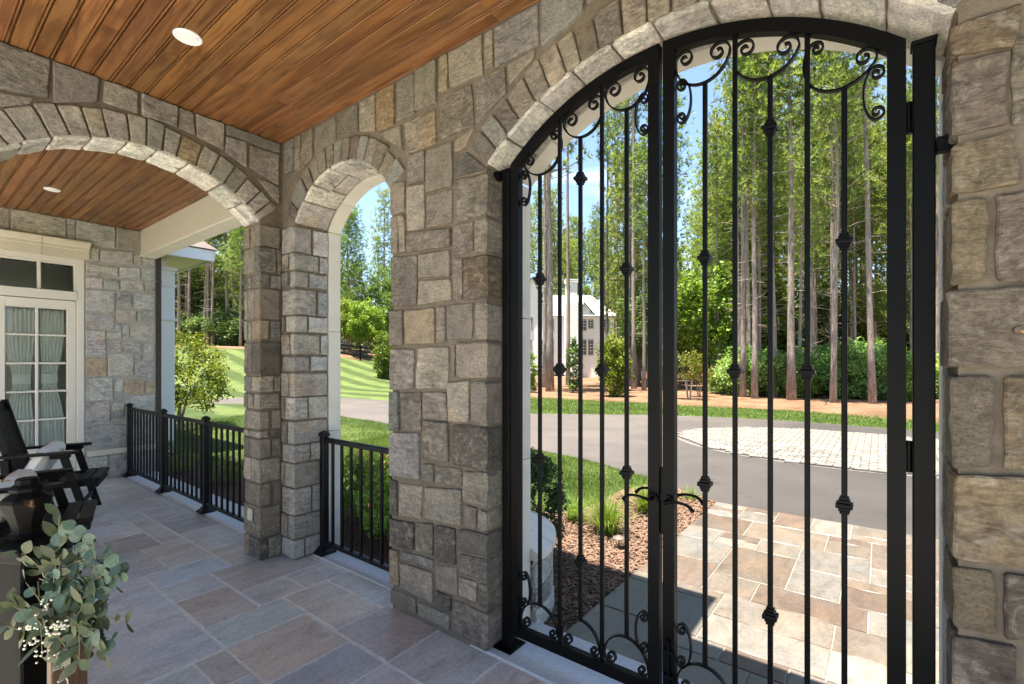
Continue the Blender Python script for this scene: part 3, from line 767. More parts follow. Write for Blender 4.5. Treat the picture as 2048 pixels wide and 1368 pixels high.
# ------------------------------------------------------------------ ceilings
ce = MB().box(-.245, 5.0, -2.35, 0, CEIL+.022, CEIL+.05).box(-4.2, -.245, -3.2, .19, 3.285, 3.31).build('ceiling', M['wood']); tag(ce, kind='structure')
ce2 = ce
def plank(x0, x1, y0, y1, z, parent, rd):
    """board with eased edges and a bead along one side, underside at z"""
    w = y1-y0; pr = [(.0028,.016),(.0028,.004),(.0052,0),(w-.0195,0),(w-.018,.002),(w-.0172,.014),(w-.0125,.014),(w-.0117,.003),(w-.0100,0),(w-.0060,0),(w-.0036,.003),(w-.0028,.016)]
    V = []; F = []; n = len(pr); xm = (x0+x1)/2
    for x in (x0-xm, x1-xm):
        for (a, b) in pr: V.append((x, a-w/2, b))
    for k in range(n-1): F.append((k, k+1, n+k+1, n+k))
    F += [tuple(range(n-1,-1,-1)), tuple(range(n, 2*n))]
    k = rd.uniform(.82, 1.14); c = (k*rd.uniform(.96,1.06), k*rd.uniform(.94,1.04), k*rd.uniform(.88,1.05))
    link('plank', mesh_data('plank', V, F, M['wood']), parent, (xm, (y0+y1)/2, z), None, c)
y = -.004; k = 0
while y > -2.26:
    rd = hsh(4000+k); cut = rd.choice([None, None, 1.1, 2.2, 3.0, .6])
    for a, b in ([(-.005, 5.0)] if cut is None else [(-.005, cut-.0008), (cut+.0008, 5.0)]): plank(a, b, y-.087, y, CEIL+rd.uniform(0, .0015), ce, rd)
    y -= .0873; k += 1
y = .188; k = 0
while y > -2.4:
    rd = hsh(4600+k); plank(-4.2, -.246, y-.0895, y, 3.268+rd.uniform(0, .0015), ce, rd); y -= .0898; k += 1
tag(MB().box(-6.6, 2.60, -2.35, .90, 3.34, 3.46).box(2.60, 5.0, -2.35, .30, 3.34, 3.46).build('roof', M['bronze']), kind='structure')  # unseen; eave stepped for the patio shadow, rear cut back to admit sun
def downlight(x, y, z, lab):
    t = thing('recessed_light', lab, 'ceiling light', (x, y, z), 0, 'recessed ceiling lights')
    auto_smooth(MB().lathe([(.046,-.001),(.049,-.006),(.060,-.007),(.065,-.004),(.066,.002)], 40).build('trim_ring', M['lamp_white'], t))
    auto_smooth(MB().lathe([(.0225,-.0065),(.0445,-.0072),(.0465,-.003)], 40).build('lens', simple('frosted_lens', (.78,.78,.79), .3, var=.02, bstr=0), t))
downlight(.835, -.924, CEIL, 'white recessed light in the boards above the arch and gate')
downlight(-2.996, -.86, 3.268, 'white recessed light in the boards above the rocking chairs')
bm_ = thing('porch_beam', 'long tan painted beam over the far porch railing', 'beam')
MB().bbox(-4.2, -.245, .19, .355, 2.945, 3.33, .004).build('beam_case', M['trim'], bm_)
MB().bbox(-4.2, -.245, .178, .367, 2.925, 2.943, .003).build('bottom_board', M['cast'], bm_)

# ------------------------------------------------------------------ floor of flagstones
tag(MB().box(-6.0, 6.5, -7.5, -2.03, -.06, -.004).build('bounce_slab', simple('bounce_concrete', (.74,.71,.66), .9, var=.06)), kind='structure')  # unseen pale slab added behind the camera to bounce sunlight into the porch
fl = MB().box(-4.25, 6.5, -2.03, .14, -.06, -.0025).build('porch_floor', M['grout_pale']); tag(fl, kind='structure')
PALF = [(.54,.505,.465), (.50,.475,.44), (.46,.455,.43), (.55,.51,.46), (.47,.475,.455), (.44,.395,.355), (.52,.485,.445)]
def flag(x0, x1, y0, y1, parent, col, z=0, th=.02, name='flagstone', gap=.0055, up=.0):
    rd = hsh(int(x0*1000)*31+int(y0*1000)); g = gap; cx, cy_ = (x0+x1)/2, (y0+y1)/2; hx, hy = (x1-x0)/2-g, (y1-y0)/2-g
    V = []; F = []; per = []
    def edge(a, b):
        n = max(2, int((Vector(b)-Vector(a)).length/.07))
        for k in range(n): per.append((a[0]+(b[0]-a[0])*k/n, a[1]+(b[1]-a[1])*k/n))
    c4 = [(-hx,-hy),(hx,-hy),(hx,hy),(-hx,hy)]
    for k in range(4): edge(c4[k], c4[(k+1)%4])
    n = len(per); jit = [rd.uniform(-.0016, .0016) for _ in per]
    for lv, (ins, zz_) in enumerate(((0,-th), (0,-.0035), (.0035, 0.0))):
        for k, (px_, py_) in enumerate(per):
            l = math.hypot(px_, py_); V.append((px_-px_/l*(ins+jit[k]), py_-py_/l*(ins+jit[k]), zz_))
    for lv in range(2):
        for k in range(n): F.append((lv*n+k, lv*n+(k+1)%n, (lv+1)*n+(k+1)%n, (lv+1)*n+k))
    F.append(tuple(2*n+k for k in range(n)))
    link(name, mesh_data(name, V, F, M['flag']), parent, (cx, cy_, z+rd.uniform(-.001, .001)), None, col)
TILES = [(-1.595,-1.15,-.338,-.03),(-1.14,-.53,-.338,.02),(-.53,-.075,-.338,.10),(-.378,-.075,-.795,-.34),(-.835,-.38,-.636,-.34),(-.835,-.38,-1.10,-.638),
 (-.075,.225,-.795,-.49),(.225,.688,-.795,-.49),(-.075,.392,-.488,.10),(.392,.688,-.488,-.192),(.392,.688,-.192,.10),(.688,.988,-.805,-.35),(.688,1.296,-.35,-.043),(.688,1.052,-.043,.135),(1.052,1.34,-.043,.135),
 (-.378,.378,-1.41,-.80),(.378,.986,-1.72,-.808),(.986,1.449,-.808,-.362),(1.449,1.752,-.985,-.368),(1.296,1.752,-.36,.0),(1.752,2.2,-.368,.0),(2.2,2.96,-.52,.0),(1.752,2.2,-.985,-.368)]
TCOL = [(.185,.165,.155),(.25,.235,.225),(.235,.22,.205),(.235,.245,.265),(.25,.23,.225),(.255,.235,.23),(.235,.22,.21),(.225,.19,.17),(.20,.185,.178),(.245,.225,.21),(.25,.23,.215),(.225,.228,.218),(.25,.225,.20),(.235,.215,.195),(.25,.235,.215),(.25,.24,.24),(.235,.225,.225),(.235,.205,.185),(.165,.160,.17),(.195,.165,.155),(.22,.205,.195),(.24,.215,.20),(.235,.215,.21)]
for q, c in zip(TILES, TCOL): flag(*q, fl, (c[0]*2.16, c[1]*2.12, c[2]*1.98))
G0 = .152
def fill(x0, x1, y0, y1, gx, gy, taken, parent, pal, sizes, z=0, seed=3, gap=.0055):
    """random rectangles on a six inch grid wherever nothing lies yet"""
    nx, ny = int(round((x1-x0)/gx)), int(round((y1-y0)/gy)); occ = np.zeros((nx, ny), bool)
    for (a, b, c, d) in taken:
        for i in range(nx):
            for j in range(ny):
                px_, py_ = x0+(i+.5)*gx, y0+(j+.5)*gy
                if a-.03 < px_ < b+.03 and c-.03 < py_ < d+.03: occ[i, j] = True
    rd = hsh(seed)
    for i in range(nx):
        for j in range(ny):
            if occ[i, j]: continue
            rd.shuffle(sizes)
            for (w, h) in sizes + [(1, 2), (2, 1), (1, 1)]:
                if i+w <= nx and j+h <= ny and not occ[i:i+w, j:j+h].any():
                    occ[i:i+w, j:j+h] = True; k = rd.uniform(.9, 1.12)
                    flag(x0+i*gx, x0+(i+w)*gx, y0+j*gy, y0+(j+h)*gy, parent, tuple(c*k for c in rd.choice(pal)), z, gap=gap); break
fill(-4.18, 4.19, -2.02, -.045, .1522, .1519, TILES, fl, PALF, [(2,3),(3,2),(3,3),(4,3),(3,4),(2,2),(4,2)], seed=11)
for a in range(6): flag(-4.18+a*.505, -4.18+(a+1)*.505, -.045, .02, fl, PALF[a%6])
for a in range(3): flag(2.96+a*.4, 2.96+(a+1)*.4, -.045, -.004, fl, PALF[a])
sl = MB().bbox(-4.2, -.05, .022, .37, -.05, .006, .006).bbox(.05, 1.46, .137, .375, -.05, .006, .006)
tag(sl.build('porch_edge_sill', M['sill']), kind='structure')
tag(MB().bbox(1.98, 4.01, -.002, .40, -.05, .010, .006).build('gate_sill', M['sill']), kind='structure')
# ------------------------------------------------------------------ iron gate
GY0, GY1 = .085, .125; GC = 2.984; GR = 1.164; GZ = 2.838-GR; GT = .048
def gz(x, inn=0): return GZ + math.sqrt((GR-inn)**2-(x-GC)**2)
def scroll(cx, cz, ang, w, d, rl, rr, flip=1, tl=1.35, tr=1.35):
    """C scroll: belly d deep, curls of radius rl, rr at the ends; ang turns it, flip=-1 opens downward"""
    P = []
    def spiral(r, turns, side):
        out = []; n = int(26*turns)
        for k in range(n+1):
            t = k/n; a = math.pi - t*turns*2*math.pi; rad = r*(1-.80*t**.8)
            out.append((side*(-(w-r) + rad*math.cos(a)), r - rad*math.sin(a)))
        return out
    P += spiral(rl, tl, 1)[::-1]
    for k in range(1, 24):
        a = math.pi*k/24; P.append((-w*math.cos(a), (rl+(rr-rl)*k/24) + (d-(rl+rr)/2)*math.sin(a)))
    P += spiral(rr, tr, -1)
    ca, sa = math.cos(ang), math.sin(ang)
    return [(cx + x*ca + y*flip*sa, cz + x*sa - y*flip*ca) for x, y in P]
def knuckle(x, y, z):
    s = [(.0092,-.030),(.0135,-.029),(.0135,-.021),(.017,-.018),(.017,-.010),(.0235,-.008),(.0245,-.004),(.0245,.004),(.0235,.008),(.017,.010),(.017,.018),(.0135,.021),(.0135,.029),(.0092,.030)]
    return [(r, z+h) for r, h in s]
def gate_leaf(x0, x1, bars, hinge, lab, flip):
    t = thing('gate_leaf', lab, 'gate', ((x0 if hinge < 0 else x1), .105, 0), 0, 'iron gate leaves'); ox, oy = t.location.x, .105
    def bld(mb, name, parent=t, sm=False):
        mb.v = [(p[0]-ox, p[1]-oy, p[2]) for p in mb.v]; o = mb.build(name, M['iron'], parent); return auto_smooth(o, 40) if sm else o
    for a, b in ((x0, x0+GT), (x1-GT, x1)):
        V = [(a,GY0,.088),(b,GY0,.088),(b,GY1,.088),(a,GY1,.088),(a,GY0,gz(a)),(b,GY0,gz(b)),(b,GY1,gz(b)),(a,GY1,gz(a))]
        bld(MB().add(V, [(3,2,1,0),(4,5,6,7),(0,1,5,4),(1,2,6,5),(2,3,7,6),(3,0,4,7)]), 'stile')
    bld(MB().bbox(x0+GT, x1-GT, GY0+.001, GY1-.001, .088, .140, .003), 'bottom_rail')
    V = []; F = []; K = 24
    for k in range(K+1):
        x = x0+GT-.001 + (x1-x0-2*GT+.002)*k/K
        for zz_, y in ((gz(x,GT),GY0+.001),(gz(x)-.0005,GY0+.001),(gz(x)-.0005,GY1-.001),(gz(x,GT),GY1-.001)): V.append((x, y, zz_))
    for k in range(K):
        for j in range(4): F.append((k*4+j, k*4+(j+1)%4, (k+1)*4+(j+1)%4, (k+1)*4+j))
    bld(MB().add(V, F), 'arched_rail', sm=True)
    sy0, sy1 = .096, .114; edges = [x0+GT, bars[1], bars[3], x1-GT]; ends = {}
    for b in range(3):
        a0, a1 = edges[b]+(.010 if b else .003), edges[b+1]-(.010 if b < 2 else .003); w = (a1-a0)/2; cx = (a0+a1)/2
        z0, z1 = gz(a0,GT), gz(a1,GT); ang = math.atan2(z1-z0, a1-a0)*.80; zc = (gz(cx,GT))-.006
        steep = abs(z1-z0) > .12
        rl, rr = (.044, .040) if ang > 0 else (.040, .044)
        if steep and ang > 0: rl, rr = .036, .027
        if steep and ang < 0: rl, rr = .027, .036
        ww = w/math.cos(ang)*(.93 if steep else .985)
        dd = .155
        P = scroll(cx, zc, ang, ww, dd, rl, rr)
        bld(MB().strip(P, sy0, sy1, .0062), 'scroll', sm=True)
        # bar under the belly
        zb = min(p[1] for p in P if abs(p[0]-bars[2*b]) < .012) if any(abs(p[0]-bars[2*b]) < .012 for p in P) else zc-dd
        ends[2*b] = [zb+.004, 0]
        P = scroll(cx, .146, 0, w*.985, .142, .034, .026, -1)
        bld(MB().strip(P, sy0, sy1, .0062), 'scroll', sm=True)
        ends[2*b][1] = max(p[1] for p in P if abs(p[0]-bars[2*b]) < .012)-.004
    for s, xe in ((-1, x0+GT), (1, x1-GT)):            # small scrolls on the stiles, above and below
        for top in (1, 0):
            i_ = 0 if s < 0 else 2
            zt = ends[0 if s < 0 else 4][0] if top else ends[0 if s < 0 else 4][1]
            zc = zt-.050 if top else zt+.055
            P = scroll(xe - s*.002, zc, -s*math.pi/2, .088, .060, .024, .024, 1, 1.3, 1.3)
            bld(MB().strip(P, sy0, sy1, .0058), 'scroll', sm=True)
    KN = {0: (1.917, 1.016), 1: (1.466,), 2: (2.366, .564), 3: (1.466,), 4: (1.912, 1.014)}
    for i_, bx in enumerate(bars):
        z0, z1 = (.139, gz(bx,GT)+.004) if i_ % 2 else (ends[i_][1], ends[i_][0])
        o = bld(MB().bbox(bx-.0085, bx+.0085, .0965, .1135, z0, z1, .002), 'bar')
        for kz in KN[i_]:
            mb = MB().lathe(knuckle(bx, .105, kz), 4, (bx, .105)); bld(mb, 'knuckle', o)
    # lever handles on both faces
    hx = x1-GT*.5 if hinge < 0 else x0+GT*.5; s = -1 if hinge < 0 else 1
    for fy, dy in ((GY0, -1), (GY1, 1)):
        h = MB()
        h.tube([(hx,fy-.001*dy,.93),(hx,fy+.010*dy,.93)], .022, 18); h.tube([(hx,fy+.008*dy,.93),(hx,fy+.046*dy,.93)], .0085, 12)
        pts = [(hx, fy+.046*dy, .93)] + [(hx + s*.115*k/8, fy+(.046+.006*math.sin(k/8*3))*dy, .93 + .012*math.sin(k/8*math.pi) - (.016 if k == 8 else .004 if k == 7 else 0)) for k in range(1, 9)]
        h.tube(pts, [.009]+[.0075-.002*math.sin(k/8*3.1) for k in range(1, 8)]+[.009], 10)
        bld(h, 'lever_handle', sm=True)
    for z in (.36, 1.2, 2.28):
        xh = x0-.007 if hinge < 0 else x1+.007
        bld(MB().tube([(xh,.105,z-.05),(xh,.105,z+.05)], .009, 12).bbox(min(xh, xh-hinge*.010), max(xh, xh-hinge*.010), .098, .112, z-.035, z+.035, .002), 'hinge')
    return t, bld
BL = [2.362, 2.478, 2.592, 2.704, 2.824]; BR = [2*GC-b for b in BL[::-1]]
BR = [3.157, 3.268, 3.389, 3.506, 3.614]
gl_, b1 = gate_leaf(2.192, 2.976, BL, -1, 'black wrought iron gate leaf hung beside the wide stone pier', 1)
gr_, b2 = gate_leaf(2.992, 3.776, BR, 1, 'black wrought iron gate leaf with a drop bolt, against the frame edge pier', -1)
b2(MB().tube([(3.018,.076,.02),(3.018,.076,.36)], .007, 10).bbox(2.998, 3.038, .066, .0848, .20, .215, .002).bbox(3.0, 3.036, .066, .0848, .30, .318, .002).tube([(3.018,.076,.355),(3.018,.055,.362),(3.018,.048,.375)], .006, 8), 'drop_bolt')
b2(MB().bbox(2.9772, 2.992, .099, .111, .78, 1.06, .001).bbox(2.9765, 2.992, .094, .116, .925, .955, .001), 'lock_plate')
def gate_post(x0, x1, s, lab):
    t = thing('gate_post', lab, 'gate post', ((x0+x1)/2, .105, 0), 0, 'gate posts'); cx = (x0+x1)/2; h = (x1-x0)/2
    MB().bbox(-h, h, -.026, .026, .016, 2.495, .003).build('shaft', M['iron'], t)
    MB().bbox(-h-.005, h+.005, -.031, .031, 2.495, 2.508, .003).build('cap', M['iron'], t)
    p = MB().bbox(-.058, .058, -.062, .075, .0105, .0185, .002).build('base_plate', M['iron'], t)
    for a in (-.043, .043):
        for b in (-.046, .058): MB().lathe([(.008,.0185),(.008,.023),(.004,.0245)], 6, (a, b)).build('bolt', M['iron'], p)
    zb = 2.455 if s < 0 else 2.14
    MB().bbox(*( (-h-.058, -h) if s < 0 else (h, h+.052)), -.050, -.012, zb, zb+.045, .003).build('wall_bracket', M['iron'], t)
gate_post(2.138, 2.188, -1, 'black square gate post fixed to the wide stone pier')
gate_post(3.792, 3.846, 1, 'black square gate post against the pier at the frame edge')

# ------------------------------------------------------------------ railings
def rail_post(t, x, wall=False):
    p = MB().bbox(x-.025, x+.025, -.025, .025, .0, .925, .003).build('post', M['alu'], t)
    MB().lathe([(.0255,.915),(.031,.917),(.031,.938),(.027,.942),(.024,.950),(.004,.962)], 4, (x, 0)).build('cap', M['alu'], p)
    MB().lathe([(.066,.002),(.066,.016),(.060,.020),(.040,.036),(.034,.052),(.028,.056)], 4, (x, 0)).build('base', M['alu'], p)
def railing(x0, x1, y, posts, lab, rail0, rail1):
    t = thing('porch_railing', lab, 'railing', (x0, y, .006), 0, 'porch railings')
    for p in posts: rail_post(t, p-x0)
    a, b = rail0-x0, rail1-x0
    V = []; F = []; pr = [(-.020,.872),(-.020,.893),(-.0165,.903),(-.008,.909),(.008,.909),(.0165,.903),(.020,.893),(.020,.872)]
    for x in (a, b): V += [(x, q[0], q[1]) for q in pr]
    n = len(pr); F = [(k, (k+1)%n, n+(k+1)%n, n+k) for k in range(n)] + [tuple(range(n)), tuple(range(2*n-1, n-1, -1))]
    auto_smooth(MB().add(V, F).build('top_rail', M['alu'], t), 50)
    MB().bbox(a, b, -.016, .016, .070, .098, .002).build('bottom_rail', M['alu'], t)
    ps = sorted([q-x0 for q in posts]); st = ps + [b]; bm = MB().bbox(-.0095, .0095, -.0095, .0095, .0975, .8725, .001).data('baluster', M['alu'])
    for k in range(len(st)-1):
        n = max(1, round((st[k+1]-st[k])/.1215)); 
        for j in range(1, n):
            link('baluster', bm, t, (st[k] + (st[k+1]-st[k])*j/n, 0, 0))
        if k == len(st)-2 and b - ps[-1] > .2: pass
railing(-4.13, -.25, .055, [-4.13, -2.852, -1.636], 'long black railing with three posts along the far porch edge', -4.13, -.258)
railing(.25, 1.33, .205, [.25], 'short black railing closing the narrow arch opening', .25, 1.330)

# ------------------------------------------------------------------ rocking chairs with cushions
def rocker(loc, rz, lab):
    t = thing('rocking_chair', lab, 'rocking chair', loc, rz, 'black rocking chairs')
    def b(mb, n, p=t): return mb.build(n, M['chair'], p)
    # local frame: faces +Y, x to its left; seat 0.42 high
    for s in (-1, 1):
        r = [(s*.235, -.40 + .70*k/14, .004 + .09*((k/14-.52)*2)**2*.5) for k in range(15)]
        V = []; F = []
        for (x, y, z) in r: V += [(x-.014,y,z),(x+.014,y,z),(x+.014,y,z+.055),(x-.014,y,z+.055)]
        for k in range(14):
            for j in range(4): F.append((k*4+j, k*4+(j+1)%4, (k+1)*4+(j+1)%4, (k+1)*4+j))
        F += [(3,2,1,0), tuple(56+j for j in range(4))]
        b(MB().add(V, F), 'rocker')
        def post(p0, p1, w, d):
            p0, p1 = Vector(p0), Vector(p1); V = []
            for p in (p0, p1): V += [(p.x-w,p.y-d,p.z),(p.x+w,p.y-d,p.z),(p.x+w,p.y+d,p.z),(p.x-w,p.y+d,p.z)]
            return MB().add(V, [(3,2,1,0),(4,5,6,7),(0,1,5,4),(1,2,6,5),(2,3,7,6),(3,0,4,7)])
        b(post((s*.262,.385,.03), (s*.262,.215,.655), .014, .030), 'front_leg')
        b(post((s*.262,-.125,.055), (s*.262,-.165,.64), .014, .026), 'rear_leg')
        b(post((s*.222,-.075,.34), (s*.222,-.285,1.145), .016, .022), 'back_post')
        V = []; F = []                                  # arm: broad board with a rounded front, rising forward
        out = [(-.034,-.20),(.034,-.20),(.040,-.04),(.056,.18),(.058,.27),(.045,.318),(.012,.335),(-.02,.33),(-.042,.30),(-.044,.18),(-.034,-.04)]
        for z in (0, .022):
            for (x, y) in out: V.append((s*(.268+x), y, .655 + z - .02*(y < -.2)))
        n = len(out); F = [(k, (k+1)%n, n+(k+1)%n, n+k) for k in range(n)] + [tuple(range(n-1,-1,-1)), tuple(range(n, 2*n))]
        arm = b(MB().add(V, F), 'arm')
        b(MB().bbox(s*.268-.03, s*.268+.03, .13, .27, .618, .652, .006), 'arm_bracket', arm)
        b(MB().bbox(s*.236-.012, s*.236+.012, -.15, .44, .335, .405, .004), 'seat_rail')
    for k in range(7):                                  # seat slats, dished towards the back
        y0 = .475-.088*k; z = .425 - .022*k*.55 - .01*(k in (2, 3))
        V = []
        zf, zr = z-(.012 if k == 0 else 0), z-.010
        b(MB().bbox(-.285, .285, y0-.080, y0, zr-.012-.02*(k == 0), zr+.010-.012*(k == 0), .005), 'seat_slat')
    b(MB().bbox(-.26, .26, .44, .46, .32, .395, .004), 'front_apron')
    b(MB().bbox(-.25, .25, .335, .355, .16, .205, .004), 'stretcher')
    for k in range(7):
        x = -.165+.055*k
        V = []
        for (y, z) in ((-.090,.40), (-.275,1.06)): V += [(x-.018,y-.007,z),(x+.018,y-.007,z),(x+.018,y+.007,z),(x-.018,y+.007,z)]
        b(MB().add(V, [(3,2,1,0),(4,5,6,7),(0,1,5,4),(1,2,6,5),(2,3,7,6),(3,0,4,7)]), 'back_slat')
    V = []; F = []; n = 16                              # crest rail with a raised centre
    for k in range(n+1):
        x = -.205+.41*k/n; h = 1.13 + .055*math.exp(-((x)/.10)**2) + .012*math.cos(x*14)
        for (y, z) in ((-.285,1.045),(-.306+(h-1.13)*-.2,h),(-.286+(h-1.13)*-.2,h),(-.265,1.045)): V.append((x, y, z))
    for k in range(n):
        for j in range(4): F.append((k*4+j, k*4+(j+1)%4, (k+1)*4+(j+1)%4, (k+1)*4+j))
    F += [(3,2,1,0), tuple(n*4+j for j in range(4))]
    b(MB().add(V, F), 'crest_rail')
    V = []
    b(MB().bbox(-.21, .21, -.118, -.098, .375, .43, .004), 'lower_back_rail')
    return t
rocker((-2.54, -1.02, .006), R(-20), 'black wooden rocking chair by the stone wall, its back and cushion in full view')
rocker((-1.05, -1.40, .006), R(-14), 'black wooden rocking chair partly hidden behind the turned post')
M['cushion'] = simple('white_cushion_cloth', (.70,.68,.66), .9, var=.05, vscale=10, bstr=.5, bdist=.002, bscale=120, spec=.1)
M['gold'] = simple('gold_cord', (.42,.25,.08), .6, var=.15, vscale=30)
def cushion(loc, rot, w, h, d, lab):
    t = thing('cushion', lab, 'cushion', loc, 0, 'white cushions on the rocking chairs'); t.rotation_euler = rot
    n = 18; V = []; F = []; rd = hsh(int(loc[0]*100))
    for side in (1, -1):
        for j in range(n+1):
            for i in range(n+1):
                u, v = i/n*2-1, j/n*2-1
                px_ = u*(1-.10*v*v)*w/2; pz = v*(1-.10*u*u)*h/2
                th_ = d/2*max(0, (1-u**4)*(1-v**4))**.42
                th_ += .010*mnoise.noise((px_*7+loc[0], pz*7, side*3))*(th_/d*2)
                V.append((px_, side*th_, pz))
    m = (n+1)*(n+1)
    for s in range(2):
        for j in range(n):
            for i in range(n):
                a = s*m+j*(n+1)+i; F.append((a, a+1, a+n+2, a+n+1) if s == 0 else (a, a+n+1, a+n+2, a+1))
    MB().add(V, F).build('cover', M['cushion'], t, True)
    for dz in (-.12, .0, .13):                          # embroidered gold and white wandering lines
        pts = [((k/20*2-1)*w*.46, -1, dz+.03*math.sin(k*.5+dz*20)) for k in range(21)]
        for side in (1, -1):
            q = []
            for (x, _, z) in pts:
                u = x/(w/2)/(1-.1*(z/(h/2))**2); v = z/(h/2)/(1-.1*u*u); th_ = d/2*max(0, (1-u**4)*(1-v**4))**.42
                q.append((x, side*(th_+.002), z))
            MB().tube(q, .0032, 5).build('stitching', M['gold'] if dz else M['cushion'], t, True)
cushion((-2.52, -.99, .575), (R(-32), R(4), R(-22)), .50, .36, .15, 'white cushion with gold lines leaning in the chair by the stone wall')
cushion((-1.04, -1.37, .585), (R(-28), R(-3), R(-16)), .48, .36, .15, 'white cushion in the chair behind the turned post')

# ------------------------------------------------------------------ turned post, eucalyptus garland, board with script
def m_worn():
    m, N, L, B = new_mat('worn_black_paint'); mp = coords(N, L, (1,1,.35), rand=False); n = noise_node(N, L, mp, 16, 6, .65, .4)
    r = ramp(N, [(.63, (.006,.0055,.005)), (.68, (.03,.018,.010)), (.75, (.30,.16,.07))]); L.new(n.outputs['Fac'], r.inputs['Fac']); L.new(r.outputs[0], B.inputs['Base Color'])
    B.inputs['Roughness'].default_value = .5; B.inputs['Specular IOR Level'].default_value = .05; bump(N, L, B, n.outputs['Fac'], .4, .003); return m
M['worn'] = m_worn()
PO = Vector((1.315, -1.580, .0)); pt = thing('newel_post', 'worn black wooden post with a turned urn finial, nearest the camera', 'wooden post', PO, R(30))
MB().bbox(-.066, .066, -.066, .066, .05, .835, .006).build('shaft', M['worn'], pt)
MB().bbox(-.09, .09, -.09, .09, .0, .07, .008).build('plinth', M['worn'], pt)
MB().lathe([(.067,.815),(.072,.822),(.074,.838),(.085,.846),(.102,.860),(.104,.872),(.098,.878),(.066,.886)], 4).build('cap_moulding', M['worn'], pt)
MB().lathe([(.050,.884),(.051,.897),(.040,.903),(.036,.915),(.043,.945),(.058,.985),(.066,1.012),(.063,1.024),(.040,1.040),(.037,1.044),(.043,1.048),(.045,1.058),(.040,1.066),(.033,1.068),(.030,1.074),(.030,1.088),(.026,1.092)], 8).build('finial', M['worn'], pt)
M['euc'] = m_leaf('eucalyptus_leaf', (.032,.056,.036), (.058,.094,.064), (.115,.17,.135), .12, 18, .5)
M['euc2'] = m_leaf('olive_leaf', (.034,.046,.018), (.052,.066,.027), (.085,.098,.043), .15, 14, .5)
M['twig'] = simple('twig_green_brown', (.22,.18,.08), .7, var=.2)
M['berry'] = simple('cream_berry', (.72,.66,.50), .4, var=.12, vscale=60, bstr=0)
def leaf_mesh(name, L_, W_, mat, rnd=1.0, cup=.12):
    V = []; F = []; n = 7
    for k in range(n+1):
        t = k/n; w = W_/2*(math.sin(math.pi*min(1, t*.97+.015))**(.55 if rnd > .5 else .85)); z = -cup*L_*(t-.3)**2
        V += [(-w, t*L_, z+cup*.5*w), (0, t*L_, z), (w, t*L_, z+cup*.5*w)]
    for k in range(n): a = k*3; F += [(a,a+1,a+4,a+3), (a+1,a+2,a+5,a+4)]
    return mesh_data(name, V, F, mat, True)
LM = [leaf_mesh('leaf', .040, .040, M['euc']), leaf_mesh('leaf', .034, .032, M['euc']), leaf_mesh('leaf', .060, .024, M['euc2'], .2), leaf_mesh('leaf', .048, .026, M['euc2'], .2)]
Rt = Vector((math.sin(TH), math.cos(TH), 0)); Fw = Vector((-math.cos(TH), math.sin(TH), 0)); CP = Vector(cam.location)
GB = Vector((1.475, -1.515, .675)); gd = thing('eucalyptus_garland', 'green eucalyptus garland with cream berries hung on the worn black post', 'garland', GB)
stems = MB(); rdg = hsh(77); nleaf = [0]; berries = MB()
sx = (PO - GB); fx_ = Rt
def gp(r, u, f): return Rt*r + Vector((0,0,u)) - Fw*f         # right, up, towards the viewer, measured from the garland's knot
SP = []
for k in range(24):
    a = rdg.uniform(-.2, 1.25)*math.pi*.5 if k % 3 else rdg.uniform(-1.3, -.2)
    L_ = rdg.uniform(.10, .24); ro = rdg.uniform(-.07, .06); uo = rdg.uniform(-.13, .12)
    P0 = (ro, uo, .02); P1 = (ro + L_*math.cos(a), uo + L_*math.sin(a), .03+rdg.uniform(0, .07)); SP.append((P0, P1))
SP += [((.02,.12,.03),(.14,.215,.04)), ((.05,.0,.03),(.215,.10,.02)), ((0,-.05,.04),(.10,-.16,.06)), ((-.02,.1,.04),(-.07,.19,.06)), ((.03,.13,.03),(.175,.175,.04)), ((.05,.10,.03),(.185,.115,.03)), ((.05,.05,.03),(.20,.065,.02)), ((-.05,.0,.03),(-.115,.025,.06)), ((-.05,-.06,.03),(-.125,-.05,.06)), ((.06,-.04,.03),(.185,-.02,.03)), ((0,.1,.03),(.045,.185,.05)), ((.08,-.08,.03),(.16,-.14,.03))]
for (P0, P1) in SP:
    m = [(P0[j]+P1[j])/2 + (rdg.uniform(-.02,.02)) for j in range(3)]
    pts = [gp(*[(1-s)**2*P0[j] + 2*s*(1-s)*m[j] + s*s*P1[j] for j in range(3)]) for s in (0,.2,.4,.6,.8,1)]
    stems.tube(pts, [.0022,.002,.0018,.0016,.0013,.001], 5)
    olive = rdg.random() < .42
    for s in range(1, 6):
        for sg in (-1, 1):
            if rdg.random() < .22: continue
            d = (pts[s]-pts[s-1]).normalized(); side = d.cross(-Fw).normalized()*sg
            dr_ = (d*rdg.uniform(.1,.9) + side*rdg.uniform(.5,1.1) + Fw*rdg.uniform(-.75,.45)).normalized()
            o = link('leaf', LM[(2 if olive else 0)+rdg.randrange(2)], gd, pts[s])
            nrm = (-Fw + Vector((rdg.uniform(-.7,.7), rdg.uniform(-.7,.7), rdg.uniform(-.2,1.0)))).normalized()
            x_ = dr_.cross(nrm).normalized(); n_ = x_.cross(dr_)
            from mathutils import Matrix
            o.rotation_euler = Matrix((x_, dr_, n_)).transposed().to_euler(); sc_ = rdg.uniform(.75, 1.35); o.scale = (sc_,)*3
            kk = rdg.uniform(.8, 1.25); o.color = (kk, kk*rdg.uniform(.97,1.03), kk*rdg.uniform(.9,1.1), 1)
stems.build('stems', M['twig'], gd, True)
